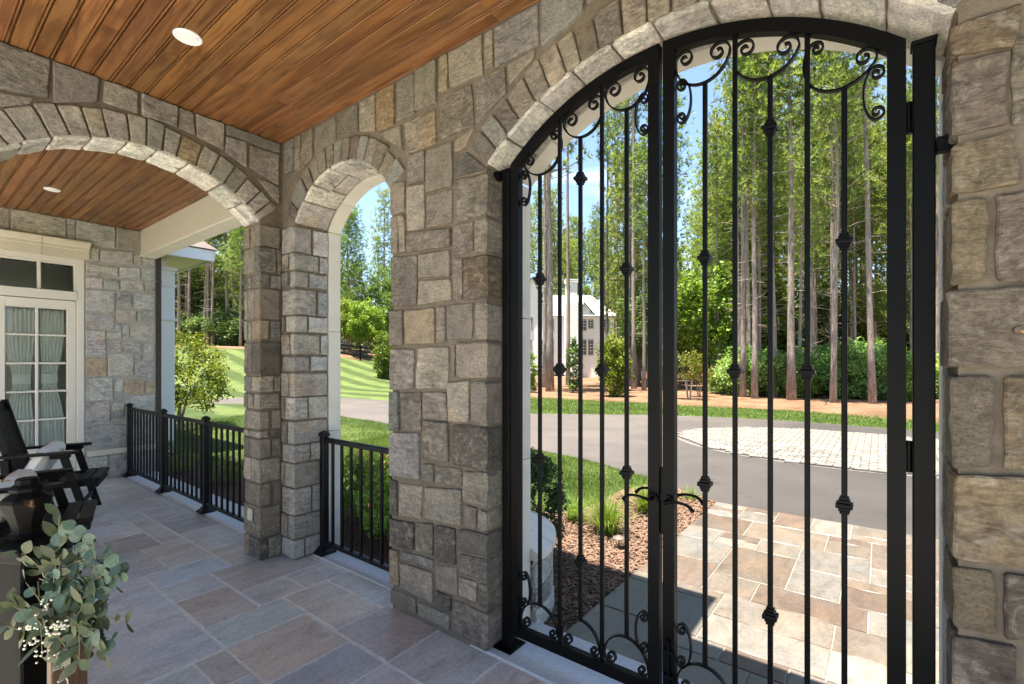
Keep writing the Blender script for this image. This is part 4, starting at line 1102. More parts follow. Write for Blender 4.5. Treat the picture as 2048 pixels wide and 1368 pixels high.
for k in range(8):
    c0 = gp(rdg.uniform(-.015,.085), rdg.uniform(-.15,.085), rdg.uniform(.075,.105)); mb = MB()
    for j in range(12):
        c_ = c0 + Vector((rdg.gauss(0,.012), rdg.gauss(0,.012), rdg.gauss(0,.011))); r_ = rdg.uniform(.0030,.0042)
        pr = [(r_*math.sin(math.pi*q/6), c_.z - r_*math.cos(math.pi*q/6)) for q in range(1, 6)]
        mb.lathe(pr, 8, (c_.x, c_.y))
    mb.build('berry_cluster', M['berry'], gd, True)
sg_ = thing('wooden_board', 'narrow brown wooden board with white script behind the garland', 'sign', (1.475, -1.50, .0), R(22))
M['board'] = m_wood('brown_board', (.07,.035,.015), (.16,.085,.04), (.26,.15,.075), .6, 2)
MB().bbox(-.012, .012, -.055, .055, .0, .565, .003).build('board', M['board'], sg_)
M['script'] = simple('white_script_paint', (.8,.8,.78), .6, var=.02, bstr=0)
pts = [(.0140, -.020 + .020*math.cos(k*.42)*(1+.5*math.sin(k*.11)), .06 + .48*k/150 + .014*math.sin(k*.42)) for k in range(151)]
MB().tube(pts, .0018, 6).build('script_line', M['script'], sg_, True)
# small fittings
oc = thing('outlet_cover', 'small tan outlet cover on the pier jamb behind the railing', 'outlet', (-.10, CROSS.c+CROSS.half-.006, .34)); 
MB().bbox(-.03, .03, -.018, .0, -.045, .045, .004).build('plate', M['trim'], oc); MB().bbox(-.018, .018, -.024, -.018, -.03, .03, .003).build('flap', M['trim'], oc)
hk = thing('wall_anchor', 'small rusty anchor stuck in the pier stone at the frame edge', 'hook', (4.005, -.032, 1.587))
MB().tube([(0,.015,0),(0,-.004,0)], [.012,.009], 9).build('plug', M['bronze'], hk); MB().tube([(0,-.002,0),(.004,-.012,-.003),(.008,-.014,-.008)], .003, 6).build('pin', M['gold'], hk)
# outside: downspout, wing of the house with pilaster and eave
ds = thing('downspout', 'brown fluted downspout at the corner of the stone house wall', 'downspout', (-4.36, .425, 0))
pr = [(-.04,0),(-.04,.018),(-.03,.012),(-.02,.018),(-.01,.012),(0,.018),(.01,.012),(.02,.018),(.03,.012),(.04,.018),(.04,0),(.04,-.035),(-.04,-.035)]
V = [(b_+.02, a_, z) for z in (-.05, 3.05) for (a_, b_) in pr]; n = len(pr)
MB().add(V, [(k,(k+1)%n,n+(k+1)%n,n+k) for k in range(n)]).build('pipe', M['bronze'], ds)
for z in (.62, 2.62): MB().bbox(-.02, .045, -.046, .046, z, z+.03, .003).build('strap', M['bronze'], ds)
hw = thing('house_wing', 'white panelled wing of the house with a corner pilaster and deep eave', 'house wing', (0,0,0))
MB().box(-9.5, -6.05, -3.0, 1.05, -.1, 3.4).build('wall', M['white'], hw)
MB().bbox(-6.05, -5.98, .80, 1.145, -.1, 3.12, .004).bbox(-6.4, -6.06, 1.05, 1.13, -.1, 3.12, .004).build('pilaster', M['white'], hw)
MB().bbox(-6.05, -5.955, .78, 1.17, 2.22, 2.26, .004).bbox(-6.05, -5.96, .78, 1.165, 2.80, 2.84, .004).bbox(-6.05, -5.95, .78, 1.175, 3.08, 3.14, .004).build('mouldings', M['white'], hw)
MB().bbox(-9.5, -5.62, -3.0, 1.60, 3.30, 3.34, .004).build('soffit', M['trim'], hw); MB().bbox(-9.5, -5.60, 1.60, 1.625, 3.28, 3.47, .003).bbox(-5.62, -5.60, -3.0, 1.60, 3.28, 3.47, .003).build('fascia', M['white'], hw)
MB().add([(-9.5,-3,3.48),(-5.55,-3,3.48),(-5.55,1.67,3.48),(-9.5,1.67,3.48),(-9.5,-3,4.9),(-7.0,-3,4.9),(-7.0,.0,4.9),(-9.5,.0,4.9)], [(3,2,1,0),(4,5,6,7),(0,1,5,4),(1,2,6,5),(2,3,7,6),(3,0,4,7)]).build('roof', M['bronze'], hw)
wb = thing('door_pull', 'thin black vertical bar mounted on the white pilaster', 'handle', (-5.96, .86, 1.55))
MB().bbox(.0, .035, -.006, .006, -.16, .16, .004).bbox(-.02, .03, -.005, .005, .14, .155, .002).bbox(-.02, .03, -.005, .005, -.155, -.14, .002).build('bar', M['iron'], wb)
# ------------------------------------------------------------------ land
def hgt(x, y):
    s = -x-20.0
    if s <= 0: return -.05
    h = .22*s*s/(s+6.0); return -.05 + (h if h < 2.2 else 2.2 + .9*(1-math.exp(-(h-2.2)/.9)))
def at(px_, t, z=None):
    """point on the land at image column px (2048 wide) and distance t along the view axis"""
    r = (px_-1024)/957; p = CP + Rt*(r*t) + Fw*t; return Vector((p.x, p.y, hgt(p.x, p.y) if z is None else z))
xs = sorted(set([-300,-220,-160,-120] + list(range(-100,-18,2)) + [-18,-8,2,12,24,40,70,120,200,300])); ys = sorted(set([-300,-150,-80,-50] + list(range(-30,60,4)) + [70,90,130,200,300]))
V = [(x, y, hgt(x, y)) for y in ys for x in xs]; nx = len(xs)
F = [(j*nx+i, j*nx+i+1, (j+1)*nx+i+1, (j+1)*nx+i) for j in range(len(ys)-1) for i in range(nx-1)]
mL, N, L, B = m_ground('lawn_turf', [(.30, (.034,.056,.014)), (.5, (.064,.096,.024)), (.70, (.125,.155,.048))], 1.3, .85, .9, .05, 55, 6, .6)
tc = N.new('ShaderNodeTexCoord'); sp = N.new('ShaderNodeSeparateXYZ'); L.new(tc.outputs['Object'], sp.inputs[0])     # mown bands: grass laid to and fro
mu = N.new('ShaderNodeMath'); mu.operation = 'MULTIPLY'; mu.inputs[1].default_value = 2*math.pi/2.05; 
dx = N.new('ShaderNodeMath'); dx.operation = 'MULTIPLY'; dx.inputs[1].default_value = .05; L.new(sp.outputs['X'], dx.inputs[0]); ay_ = N.new('ShaderNodeMath'); L.new(sp.outputs['Y'], ay_.inputs[0]); L.new(dx.outputs[0], ay_.inputs[1])
wn_ = noise_node(N, L, coords(N, L, rand=False), .9, 4, .6); wm = N.new('ShaderNodeMath'); wm.operation = 'MULTIPLY_ADD'; wm.inputs[1].default_value = .9; L.new(wn_.outputs['Fac'], wm.inputs[0]); L.new(ay_.outputs[0], wm.inputs[2]); L.new(wm.outputs[0], mu.inputs[0])
si = N.new('ShaderNodeMath'); si.operation = 'SINE'; L.new(mu.outputs[0], si.inputs[0])
rr_ = ramp(N, [(.30, (.56,.62,.52)), (.70, (1.26,1.16,1.22))]); mr = N.new('ShaderNodeMapRange'); mr.inputs['From Min'].default_value = -1; L.new(si.outputs[0], mr.inputs['Value']); L.new(mr.outputs[0], rr_.inputs['Fac'])
old = B.inputs['Base Color'].links[0].from_socket; L.new(mixc(N, L, 'MULTIPLY', old, rr_.outputs[0]), B.inputs['Base Color'])
M['lawn'] = mL
tag(MB().add(V, F).build('lawn', mL, None, True), kind='structure')
def sheet(name, pts, z, mat):
    o = link(name, mesh_data(name, [(x, y, z) for x, y in pts], [tuple(range(len(pts)))], mat)); return tag(o, kind='structure')
mA, N, L, B = m_ground('asphalt', [(.30, (.040,.038,.037)), (.5, (.066,.062,.059)), (.72, (.098,.092,.087))], .55, .85, .9, .006, 130, 9, .5)
near = [(-17,-30),(-17,3),(-16.6,5.1),(-15.2,6.1),(-12,6.15),(-8.6,6.05),(-6.1,5.8),(-3.5,5.5),(-1.3,5.12),(-.3,4.95),(.4,4.70),(1.2,4.33),(2.0,3.86),(2.27,3.672),(6.5,3.672),(9,3.6),(14,3.5),(40,3.5)]
far = [(40,9),(16,9),(9.8,9.6),(8.2,10.9),(6.3,11.9),(4.3,12.35),(2.3,12.6),(.5,12.55),(-.3,12.3),(-1.7,11.8),(-2.9,11.0),(-4.6,9.95),(-6.5,9.9),(-9,10.2),(-12,10.4),(-15.2,10.2),(-18.0,8.5),(-19.3,6.3),(-19.9,3),(-19.9,-30)]
sep = N.new('ShaderNodeSeparateXYZ'); tcd = N.new('ShaderNodeTexCoord'); L.new(tcd.outputs['Object'], sep.inputs[0])     # newer blacktop next to the patio, old pale tarmac further off
pn = noise_node(N, L, coords(N, L, rand=False), .35, 6, .6, .8); pm_ = N.new('ShaderNodeMath'); pm_.operation = 'MULTIPLY_ADD'; pm_.inputs[1].default_value = 3.0; L.new(pn.outputs['Fac'], pm_.inputs[0]); L.new(sep.outputs['X'], pm_.inputs[2])
pr_ = N.new('ShaderNodeMapRange'); pr_.inputs['From Min'].default_value = .5; pr_.inputs['From Max'].default_value = 4.0; L.new(pm_.outputs[0], pr_.inputs['Value'])
rpp = ramp(N, [(0, (1.18,1.10,1.06)), (1, (.66,.64,.64))]); L.new(pr_.outputs[0], rpp.inputs['Fac'])
vo = N.new('ShaderNodeTexVoronoi'); vo.feature = 'DISTANCE_TO_EDGE'; vo.inputs['Scale'].default_value = .33; vd = noise_node(N, L, coords(N, L, rand=False), 2.2, 6, .7); va = N.new('ShaderNodeVectorMath'); va.operation = 'MULTIPLY_ADD'; va.inputs[1].default_value = (.9,.9,.9); L.new(vd.outputs['Color'], va.inputs[0]); L.new(tcd.outputs['Object'], va.inputs[2]); L.new(va.outputs[0], vo.inputs['Vector'])
rck = ramp(N, [(0, (.55,.54,.53)), (.006, (1,1,1))]); L.new(vo.outputs['Distance'], rck.inputs['Fac'])
oldc = B.inputs['Base Color'].links[0].from_socket; L.new(mixc(N, L, 'MULTIPLY', mixc(N, L, 'MULTIPLY', oldc, rpp.outputs[0]), rck.outputs[0], .7), B.inputs['Base Color'])
sheet('driveway', near+far, -.045, mA)
# paved island in the turning circle: every setting stone its own piece
IC, IA, IB = (3.25, 8.72), 3.02, 2.25
isl = [(IC[0]+IA*math.cos(a*math.pi/36), IC[1]+IB*math.sin(a*math.pi/36)) for a in range(72)]
io = sheet('paved_island', isl, -.041, simple('joint_sand', (.10,.092,.08), .95, bstr=.3)); io.name = 'paved_island'
M['paver'] = m_stone('pale_paver', .3)
pm = MB().bbox(-.100, .100, -.055, .055, -.02, .022, .008).data('paver', M['paver']); rest = MB(); cnt = 0; cand = []
row = 0; y = IC[1]-IB
while y < IC[1]+IB:
    x = IC[0]-IA + (.105 if row % 2 else 0)
    while x < IC[0]+IA:
        if ((x-IC[0])/(IA-.08))**2 + ((y-IC[1])/(IB-.06))**2 < 1: cand.append((x, y))
        x += .210
    y += .120; row += 1
cand.sort(key=lambda p: (p[0]-CP.x)**2+(p[1]-CP.y)**2)
for k, (x, y) in enumerate(cand):
    rd = hsh(k+9); g = rd.uniform(.085, .155)
    if k < 290: link('paver', pm, io, (x, y, -.030+rd.uniform(-.003, .003)), rd.uniform(-.04, .04), (g*1.02, g*.98, g*.92))
    else: rest.bbox(x-.099, x+.099, y-.054, y+.054, -.05, -.008+rd.uniform(-.003, .003), .008)
ro_ = rest.build('pavers', M['paver'], io, False, None, None, (.128,.122,.112)); ro_['kind'] = 'stuff'
# patio outside the gate
M['grout_out'] = simple('patio_grout', (.20,.175,.14), .95, var=.12, vscale=20, bstr=.5, bdist=.003, bscale=150, spec=.15)
pa = sheet('patio', [(2.288,.375),(6.6,.375),(6.6,3.67),(2.288,3.67)], -.037, M['grout_out'])
MB().bbox(2.288, 6.6, 3.655, 3.672, -.09, -.036, .002).build('patio_edge', M['grout_out'], pa)
PALP = [(.112,.095,.078), (.132,.121,.106), (.100,.080,.064), (.122,.107,.091), (.110,.102,.092), (.145,.134,.118), (.092,.070,.056)]
fill(2.288, 6.55, .405, 3.66, .1522, .1550, [], pa, PALP, [(2,3),(4,2),(3,2),(3,3),(4,3),(2,2),(3,4),(2,1)], z=-.030, seed=29, gap=.0042)
# planting bed by the gate: shredded bark
mM, N, L, B = m_ground('bark_mulch', [(.3, (.055,.028,.019)), (.55, (.13,.070,.046)), (.8, (.24,.14,.092))], 9, .95, 1.0, .03, 60, 8, .6)
bed = [(2.286,.38),(2.286,3.66),(2.0,3.84),(1.75,4.0),(1.40,3.9),(1.25,3.4),(1.30,2.85),(1.22,2.45),(1.05,2.25),(.6,2.15),(-.3,1.95),(-1.0,1.2),(-2,1.1),(-4.5,1.1),(-6,1.1),(-6,.40),(-4,.38)]
sheet('planting_bed', bed, -.043, mM)
def inside(x, y, poly):
    c = False; n = len(poly)
    for i in range(n):
        (x0, y0), (x1, y1) = poly[i], poly[(i+1)%n]
        if (y0 > y) != (y1 > y) and x < (x1-x0)*(y-y0)/(y1-y0)+x0: c = not c
    return c
def scatter(n, x0, x1, y0, y1, ok, sd):
    r = np.random.default_rng(sd); P = np.column_stack([r.uniform(x0, x1, n), r.uniform(y0, y1, n)])
    return np.array([p for p in P if ok(p[0], p[1])])
P = scatter(15000, .9, 2.29, .38, 4.0, lambda x, y: inside(x, y, bed), 5); n = len(P)
r = np.random.default_rng(6); a = r.uniform(0, math.pi, n); ln = r.uniform(.008, .032, n); wd = r.uniform(.003, .009, n); z = -.043 + r.uniform(.002, .022, n); tl = r.uniform(-.35, .35, n)
dxy = np.column_stack([np.cos(a), np.sin(a), tl]); pxy = np.column_stack([-np.sin(a), np.cos(a), r.uniform(-.4, .4, n)]); c0 = np.column_stack([P, z])
Q = np.stack([c0-dxy*ln[:,None]-pxy*wd[:,None], c0+dxy*ln[:,None]-pxy*wd[:,None]*.6, c0+dxy*ln[:,None]+pxy*wd[:,None], c0-dxy*ln[:,None]+pxy*wd[:,None]*.6], 1)
mC = simple('bark_chips', (.135,.080,.052), .95, var=.55, vscale=38, bstr=0)
tag(link('bark_chips', mesh_np('bark_chips', Q.reshape(-1,3), 4, mC)), 'shredded reddish bark chips in the bed beside the patio', 'mulch', kind='stuff')
# lawn blades close to the porch
road = near+far
def turf(x, y): return not inside(x, y, bed) and not inside(x, y, road) and x < 2.28
P = np.vstack([scatter(95000, -4.5, 2.2, 1.8, 5.2, turf, 8), scatter(75000, -11, -1.0, 1.05, 6.4, turf, 9)]); n = len(P); r = np.random.default_rng(10)
h = r.uniform(.025, .06, n)*(1+.4*np.sin(P[:,0]*3)*np.sin(P[:,1]*4)); a = r.uniform(0, 2*math.pi, n); w = r.uniform(.0025, .0045, n); b0 = np.column_stack([P, np.full(n, -.05)])
sd_ = np.column_stack([np.cos(a), np.sin(a), np.zeros(n)])*w[:,None]; ln = np.column_stack([r.normal(0,.018,n), r.normal(0,.018,n), h])
M['blade'] = m_leaf('grass_blade', (.045,.085,.012), (.085,.145,.024), (.16,.215,.05), .35, .9)
tag(link('grass', mesh_np('grass', np.stack([b0-sd_, b0+sd_, b0+ln], 1).reshape(-1,3), 3, M['blade'])), 'mown green lawn grass between the porch bed and driveway', 'grass', kind='stuff')
P = scatter(60000, -9, 6, 9.7, 15.7, lambda x, y: not inside(x, y, road), 18); n = len(P); r = np.random.default_rng(11)
h = r.uniform(.03, .075, n); a = r.uniform(0, 2*math.pi, n); w = r.uniform(.006, .012, n); b0 = np.column_stack([P, np.full(n, -.05)])
sd_ = np.column_stack([np.cos(a), np.sin(a), np.zeros(n)])*w[:,None]; ln = np.column_stack([r.normal(0,.03,n), r.normal(0,.03,n), h])
tag(link('verge_grass', mesh_np('verge_grass', np.stack([b0-sd_, b0+sd_, b0+ln], 1).reshape(-1,3), 3, M['blade'])), 'strip of green grass between driveway and pine straw', 'grass', kind='stuff')
# pine straw under the woods
bnd = [(40,2),(26,6),(14,11),(8,13.3),(4.35,14.4),(3.0,15.0),(1.7,15.6),(.3,15.6),(-1.2,15.2),(-3.1,15.4),(-5.1,15.3),(-8.2,15.0),(-12,17.5),(-20,23.5),(-30,26.0),(-35,19),(-38,13),(-42,4),(-46,-12)]
fine = []
for i in range(len(bnd)-1):
    for k in range(8):
        t = k/8; fine.append((bnd[i][0]*(1-t)+bnd[i+1][0]*t + .16*mnoise.noise((i*3.1+t*9, 0, 0)), bnd[i][1]*(1-t)+bnd[i+1][1]*t + .16*mnoise.noise((0, i*3.1+t*9, 0))))
V = []; F = []; offs = [0, 1.2, 3, 6, 12, 25, 50, 100]; m = len(offs)
for (x, y) in fine:
    d = Vector((x+2, y+8)).normalized()
    for o in offs: xx, yy = x+d.x*o, y+d.y*o; V.append((xx, yy, hgt(xx, yy)+.014+(.03 if o else 0)))
for i in range(len(fine)-1):
    for k in range(m-1): F.append((i*m+k, i*m+k+1, (i+1)*m+k+1, (i+1)*m+k))
mS, N, L, B = m_ground('pine_straw', [(.33, (.045,.025,.014)), (.5, (.15,.085,.048)), (.68, (.27,.175,.105))], .9, .95, 1.0, .06, 14, 9, .5)
tag(MB().add(V, F).build('pine_straw_bed', mS, None, True), kind='structure')

# ------------------------------------------------------------------ plants
def rnd_dirs(r, n, up=.0):
    v = r.normal(0, 1, (n, 3)); v[:,2] += up; return v/np.linalg.norm(v, axis=1)[:,None]
def leaves(C, size, r, up=.5, asp=.55):
    """rhombic leaf for each centre"""
    n = len(C); nrm = rnd_dirs(r, n, up); t = np.cross(nrm, rnd_dirs(r, n)); t /= np.linalg.norm(t, axis=1)[:,None]+1e-9; b = np.cross(nrm, t)
    s = size*r.uniform(.6, 1.3, n)[:,None]
    return np.stack([C-t*s, C+b*s*asp-t*s*.1, C+t*s, C-b*s*asp-t*s*.1], 1).reshape(-1, 3)
def clumped(n, r, nc, radii, spread, inner=.35):
    """points gathered in clumps spread through an ellipsoid"""
    d = rnd_dirs(r, nc); rad = r.uniform(inner, 1, nc)**.6; cc = d*rad[:,None]*np.array(radii); k = r.integers(0, nc, n)
    off = rnd_dirs(r, n)*(r.uniform(0, 1, n)**.5)[:,None]*spread
    return cc[k]+off
def needles(C, D, r, k=9, L_=.22, w=.012):
    n = len(C); d = np.repeat(D, k, 0)*.9 + rnd_dirs(r, n*k)*.95; d /= np.linalg.norm(d, axis=1)[:,None]
    c = np.repeat(C, k, 0); s = np.cross(d, rnd_dirs(r, n*k)); s /= np.linalg.norm(s, axis=1)[:,None]+1e-9; l = (L_*r.uniform(.6, 1.2, n*k))[:,None]
    return np.stack([c-s*w, c+s*w, c+d*l], 1).reshape(-1, 3)
mB, N, L, B = new_mat('pine_bark'); mp = coords(N, L, (1,1,.28)); n1 = noise_node(N, L, mp, 11, 5, .7, .4)
rp = ramp(N, [(.3, (.12,.085,.066)), (.5, (.26,.205,.168)), (.75, (.42,.35,.30))]); L.new(n1.outputs['Fac'], rp.inputs['Fac']); L.new(rp.outputs[0], B.inputs['Base Color']); B.inputs['Roughness'].default_value = .95; bump(N, L, B, n1.outputs['Fac'], .8, .03)
M['bark'] = mB
M['needle'] = m_leaf('pine_needles', (.10,.155,.036), (.185,.262,.074), (.30,.37,.13), .42, .55)
M['leaf_bright'] = m_leaf('bright_leaves', (.065,.115,.016), (.125,.195,.03), (.22,.28,.06), .38, .8)
M['leaf_mid'] = m_leaf('mid_green_leaves', (.055,.105,.022), (.105,.175,.045), (.19,.26,.085), .35, .8)
M['leaf_lime'] = m_leaf('lime_leaves', (.075,.10,.012), (.14,.175,.022), (.25,.26,.05), .38, 1.6)
M['leaf_dark'] = m_leaf('boxwood_leaves', (.018,.045,.014), (.035,.08,.024), (.07,.13,.045), .2, 6)
M['stem'] = simple('grey_brown_stem', (.20,.17,.14), .9, var=.25, vscale=12, bstr=.4, bdist=.004, bscale=40)
def pine_proto(sd, H, cb, spread, nb, tuft=13, dead=14, r0=.17, Ln=.24):
    """trunk mesh with limbs, crown mesh of needle tufts"""
    r = np.random.default_rng(sd); rd = hsh(sd); mb = MB()
    wob = [(mnoise.noise((sd, k*.35, 0))*.28*(k/10), mnoise.noise((0, sd, k*.35))*.28*(k/10), H*k/10) for k in range(11)]
    mb.tube(wob, [r0*1.25]+[r0*(1-.088*k) for k in range(1, 11)], 9)
    def tp(z): k = min(9, int(z/H*10)); t = z/H*10-k; return Vector(wob[k])*(1-t)+Vector(wob[k+1])*t
    C = []; D = []
    for b in range(nb):
        u = (b+rd.random())/nb; z = H*(cb+(1-cb)*u**.9); a = b*2.4+rd.uniform(-.5, .5); ln = spread*(1.05-.75*u)*rd.uniform(.55, 1.15)*(.65+.35*min(1, u*4))
        p0 = tp(min(z, H*.995)); up = rd.uniform(.05, .45)+.35*u; d = Vector((math.cos(a), math.sin(a), up)).normalized()
        pts = [p0, p0+d*ln*.5+Vector((0,0,-.05*ln)), p0+d*ln+Vector((0,0,.10*ln))]
        mb.tube(pts, [.035*(1.15-u), .02*(1.15-u), .007], 4, False)
        for k in range(int(tuft*(.6+ln/spread))):
            s = rd.uniform(.30, 1.04); p = pts[1]*(1-s)*2*s+pts[0]*(1-s)**2+pts[2]*s*s if s < 1 else pts[2]+d*(s-1)*ln
            sidev = Vector((rd.gauss(0,1), rd.gauss(0,1), rd.gauss(.25,.6)))*.26*(ln**.5)
            C.append(p+sidev); D.append((d+sidev.normalized()*.9+Vector((0,0,.25))).normalized())
    for b in range(dead):
        z = H*cb*rd.uniform(.35, 1.05); a = rd.uniform(0, 6.28); ln = rd.uniform(.3, 1.3); p0 = tp(z); d = Vector((math.cos(a), math.sin(a), rd.uniform(-.25, .3)))
        mb.tube([p0, p0+d*ln*.6, p0+d*ln+Vector((0,0,rd.uniform(-.1,.15)))], [.016,.010,.004], 3, False)
    tr = mb.data('trunk', M['bark'], True)
    cr = mesh_np('crown', needles(np.array(C), np.array([tuple(x) for x in D]), r, 11, Ln*1.2, .021), 3, M['needle'])
    return tr, cr
PINES = [pine_proto(1, 16, .46, 1.9, 52, 13, 30, .135), pine_proto(2, 17.5, .54, 1.7, 46, 13, 32, .13), pine_proto(3, 15, .42, 2.0, 50, 13, 28, .12), pine_proto(4, 17, .58, 1.8, 42, 13, 34, .135)]
YOUNG = [pine_proto(5, 13, .22, 2.3, 80, 18, 6, .11, .26), pine_proto(6, 10, .18, 2.1, 70, 18, 4, .09, .26)]
SPRUCE = [pine_proto(8, 14.5, .06, 3.6, 150, 17, 0, .2, .30)]
def plant(name, kinds, loc, rz, sc_, lab, cat, grp=None, tilt=(0,0), col=None, parts=('trunk','crown')):
    t = thing(name, lab, cat, loc, 0, grp); t.rotation_euler = (tilt[0], tilt[1], rz); t.scale = (sc_,)*3 if not isinstance(sc_, tuple) else sc_
    for nm, d in zip(parts, kinds):
        o = link(nm, d, t)
        if col: o.color = (*col, 1)
    return t
def rcol(rd): k = rd.uniform(.78, 1.25); return (k*rd.uniform(.9,1.12), k, k*rd.uniform(.85,1.1))
FRONT = [(1100, 24.9, 0, 1.45, 0, 'thick pale pine trunk between the first two gate bars, before the white house'), (1090, 29, 1, 1.1, 0, 'slimmer pine trunk just behind the thick pale one'),
 (1136, 32, 3, 1.0, 0, 'shaded dark pine trunk before the white house chimney'), (1213, 33, 1, .95, .01, 'pine trunk rising in front of the white house roof'), (1234, 36, 2, .9, 0, 'pine trunk at the end of the white house'),
 (1268, 27.5, 1, 1.05, .004, 'tall pine trunk beside the gate meeting stiles'), (1258, 30, 0, 1.0, 0, 'reddish pine trunk just behind the tall one by the meeting stiles'),
 (1440, 30, 2, .9, .012, 'pine trunk rising out of the bright broadleaf tree'), (1486, 20.8, 1, .95, 0, 'straight pine trunk at the start of the shrub row'), (1497, 23.5, 3, .9, .004, 'pine trunk squeezed between two nearer trunks'), (1509, 20.1, 0, .92, -.003, 'second straight pine trunk of the close pair'),
 (1519, 24.5, 2, .8, 0, 'thin pale pine trunk behind the close pair'), (1549, 21.0, 3, .88, .030, 'slender pine trunk leaning towards the thick one'), (1583, 19.2, 1, 1.18, .004, 'thick grey pine trunk in the middle of the shrub row'),
 (1625, 26, 0, .95, 0, 'pine trunk behind the pale shrub'), (1632, 28, 2, .9, -.006, 'pine trunk behind the shrub row, slightly leaning'), (1666, 18.0, 2, .90, -.015, 'pine trunk leaning beside the path light'), (1668, 21, 3, .78, .028, 'thin pine trunk crossing behind the leaning one'),
 (1702, 27, 1, .95, 0, 'distant pine trunk in the deep woods shade'), (1722, 30, 0, .95, 0, 'dark distant pine trunk in the deep woods'), (1745, 17.5, 1, .86, .022, 'pale slender pine trunk nearest the gate hinge post')]
for k, (px_, t, kd, s, lean, lab) in enumerate(FRONT):
    p = at(px_, t); ca = math.atan2(Rt.y, Rt.x)
    plant('pine_tree', PINES[kd], p, k*1.7, (s, s, (1.0+.09*(k % 3))*(1.55 if k < 7 else 1.0)), lab, 'pine tree', 'pines at the edge of the straw bed', (-math.sin(ca)*0 + lean*-math.sin(ca), lean*math.cos(ca)), rcol(hsh(k)))
LEFTF = [(357, 43, 0, 1.1, .02, 'pale pine trunk right beside the white pilaster'), (372, 50, 2, 1.0, 0, 'second pine trunk from the white pilaster'), (416, 47, 1, 1.05, 0, 'lit pine trunk in the middle of the gap before the stone pier'), (425, 46, 3, .95, 0, 'dark pine trunk paired with the lit one'), (481, 44, 2, 1.0, 0, 'pine trunk against the edge of the stone corner pier')]
for k, (px_, t, kd, s, lean, lab) in enumerate(LEFTF):
    plant('pine_tree', PINES[kd], at(px_, t), k*2.1, s, lab, 'pine tree', 'pines above the sloping lawn', (0, lean), rcol(hsh(50+k)))
rd = hsh(99); pts = []
def proj(p):
    q = Vector(p)-CP; f = q.dot(Fw); return (1024+957*q.dot(Rt)/f if f > .1 else -9999, f)
def too_close(p, d): return any((p[0]-q[0])**2+(p[1]-q[1])**2 < d*d for q in pts)
tries = 0
while len(pts) < 54 and tries < 6000:
    tries += 1; p = (rd.uniform(-14, 30), rd.uniform(17, 50)); px_, t = proj((p[0], p[1], 0))
    if too_close(p, 2.3) or px_ < 1240 or px_ > 2300 or t < 23: continue
    pts.append(p)
while len(pts) < 54+22 and tries < 12000:      # slim trunks close behind the shrub row
    tries += 1; t = rd.uniform(22.5, 34); px_ = rd.uniform(1430, 1880); p = at(px_, t); p = (p.x, p.y)
    if too_close(p, 1.4): continue
    pts.append(p)
tries = 0; n0 = len(pts)
while len(pts) < n0+34 and tries < 6000:
    tries += 1; t = rd.uniform(57, 75); px_ = rd.uniform(1000, 1260); p = at(px_, t); p = (p.x, p.y)
    if too_close(p, 2.2): continue
    pts.append(p)
n1 = len(pts)
while len(pts) < n1+52:
    t = rd.uniform(47, 72); px_ = rd.uniform(280, 800); p = at(px_, t); p = (p.x, p.y)
    if too_close(p, 2.2) or 590 < px_: continue
    pts.append(p)
n2 = len(pts)
while len(pts) < n2+16:                              # woods between the views, hidden here by the wide pier
    t = rd.uniform(56, 74); px_ = rd.uniform(600, 1010); p = at(px_, t); p = (p.x, p.y)
    if too_close(p, 2.5): continue
    pts.append(p)
for k, p in enumerate(pts):
    r_ = hsh(k+300); px_, t = proj((p[0], p[1], 0)); young = r_.random() < .35 and not 54 <= k < 76
    kinds = YOUNG[r_.randrange(2)] if young else PINES[r_.randrange(4)]
    lab = ('pine tree in the woods seen through the iron gate' if k < n0 else 'pine tree in the woods behind the white house' if k < n1 else 'pine tree in the woods above the sloping lawn' if k < n2 else 'pine tree in the woods between the far lawn and the white house')
    plant('pine_tree', kinds, (p[0], p[1], hgt(*p)), r_.uniform(0, 6.28), (r_.uniform(.8, 1.1)*(1.0 if t < 30 else 1.25) if not 54 <= k < 76 else (.72, .72, r_.uniform(.85, 1.1))), lab, 'pine tree', ['woods through the gate', 'woods behind the white house', 'woods above the lawn', 'woods past the lawn'][0 if k < n0 else 1 if k < n1 else 2 if k < n2 else 3], (r_.gauss(0,.012), r_.gauss(0,.012)), rcol(r_))
# broadleaf trees, shrubs
def bush_proto(sd, radii, zc, n, mat, size, nc, spread, stems=4, hs=.5, inner=.35, sw=.02, up=.5):
    r = np.random.default_rng(sd); C = clumped(n, r, nc, radii, spread, inner); C[:,2] += zc; C = C[C[:,2] > .03]
    rd = hsh(sd); mb = MB()
    for k in range(stems):
        a = k*6.28/stems+rd.random(); q = (math.cos(a)*radii[0]*hs, math.sin(a)*radii[1]*hs, zc+radii[2]*.35*rd.uniform(.3,1))
        mb.tube([(math.cos(a)*.05, math.sin(a)*.05, -.05), (q[0]*.35, q[1]*.35, q[2]*.5), q], [sw*1.4, sw, sw*.5], 6, False)
    return mb.data('stem', M['stem'], True), mesh_np('foliage', leaves(C, size, r, up), 4, mat)
BUSH = [bush_proto(21, (1.25,1.25,1.0), 1.0, 5200, M['leaf_mid'], .075, 60, .34), bush_proto(22, (1.4,1.3,1.25), 1.2, 6000, M['leaf_mid'], .08, 70, .36), bush_proto(23, (1.1,1.1,.85), .85, 4400, M['leaf_bright'], .07, 50, .32)]
BROAD = [bush_proto(31, (1.9,1.9,3.1), 4.2, 9000, M['leaf_bright'], .115, 110, .55, 1, .05, .3, .09), bush_proto(32, (2.4,2.4,3.4), 5.0, 9500, M['leaf_mid'], .12, 120, .6, 1, .05, .3, .11)]
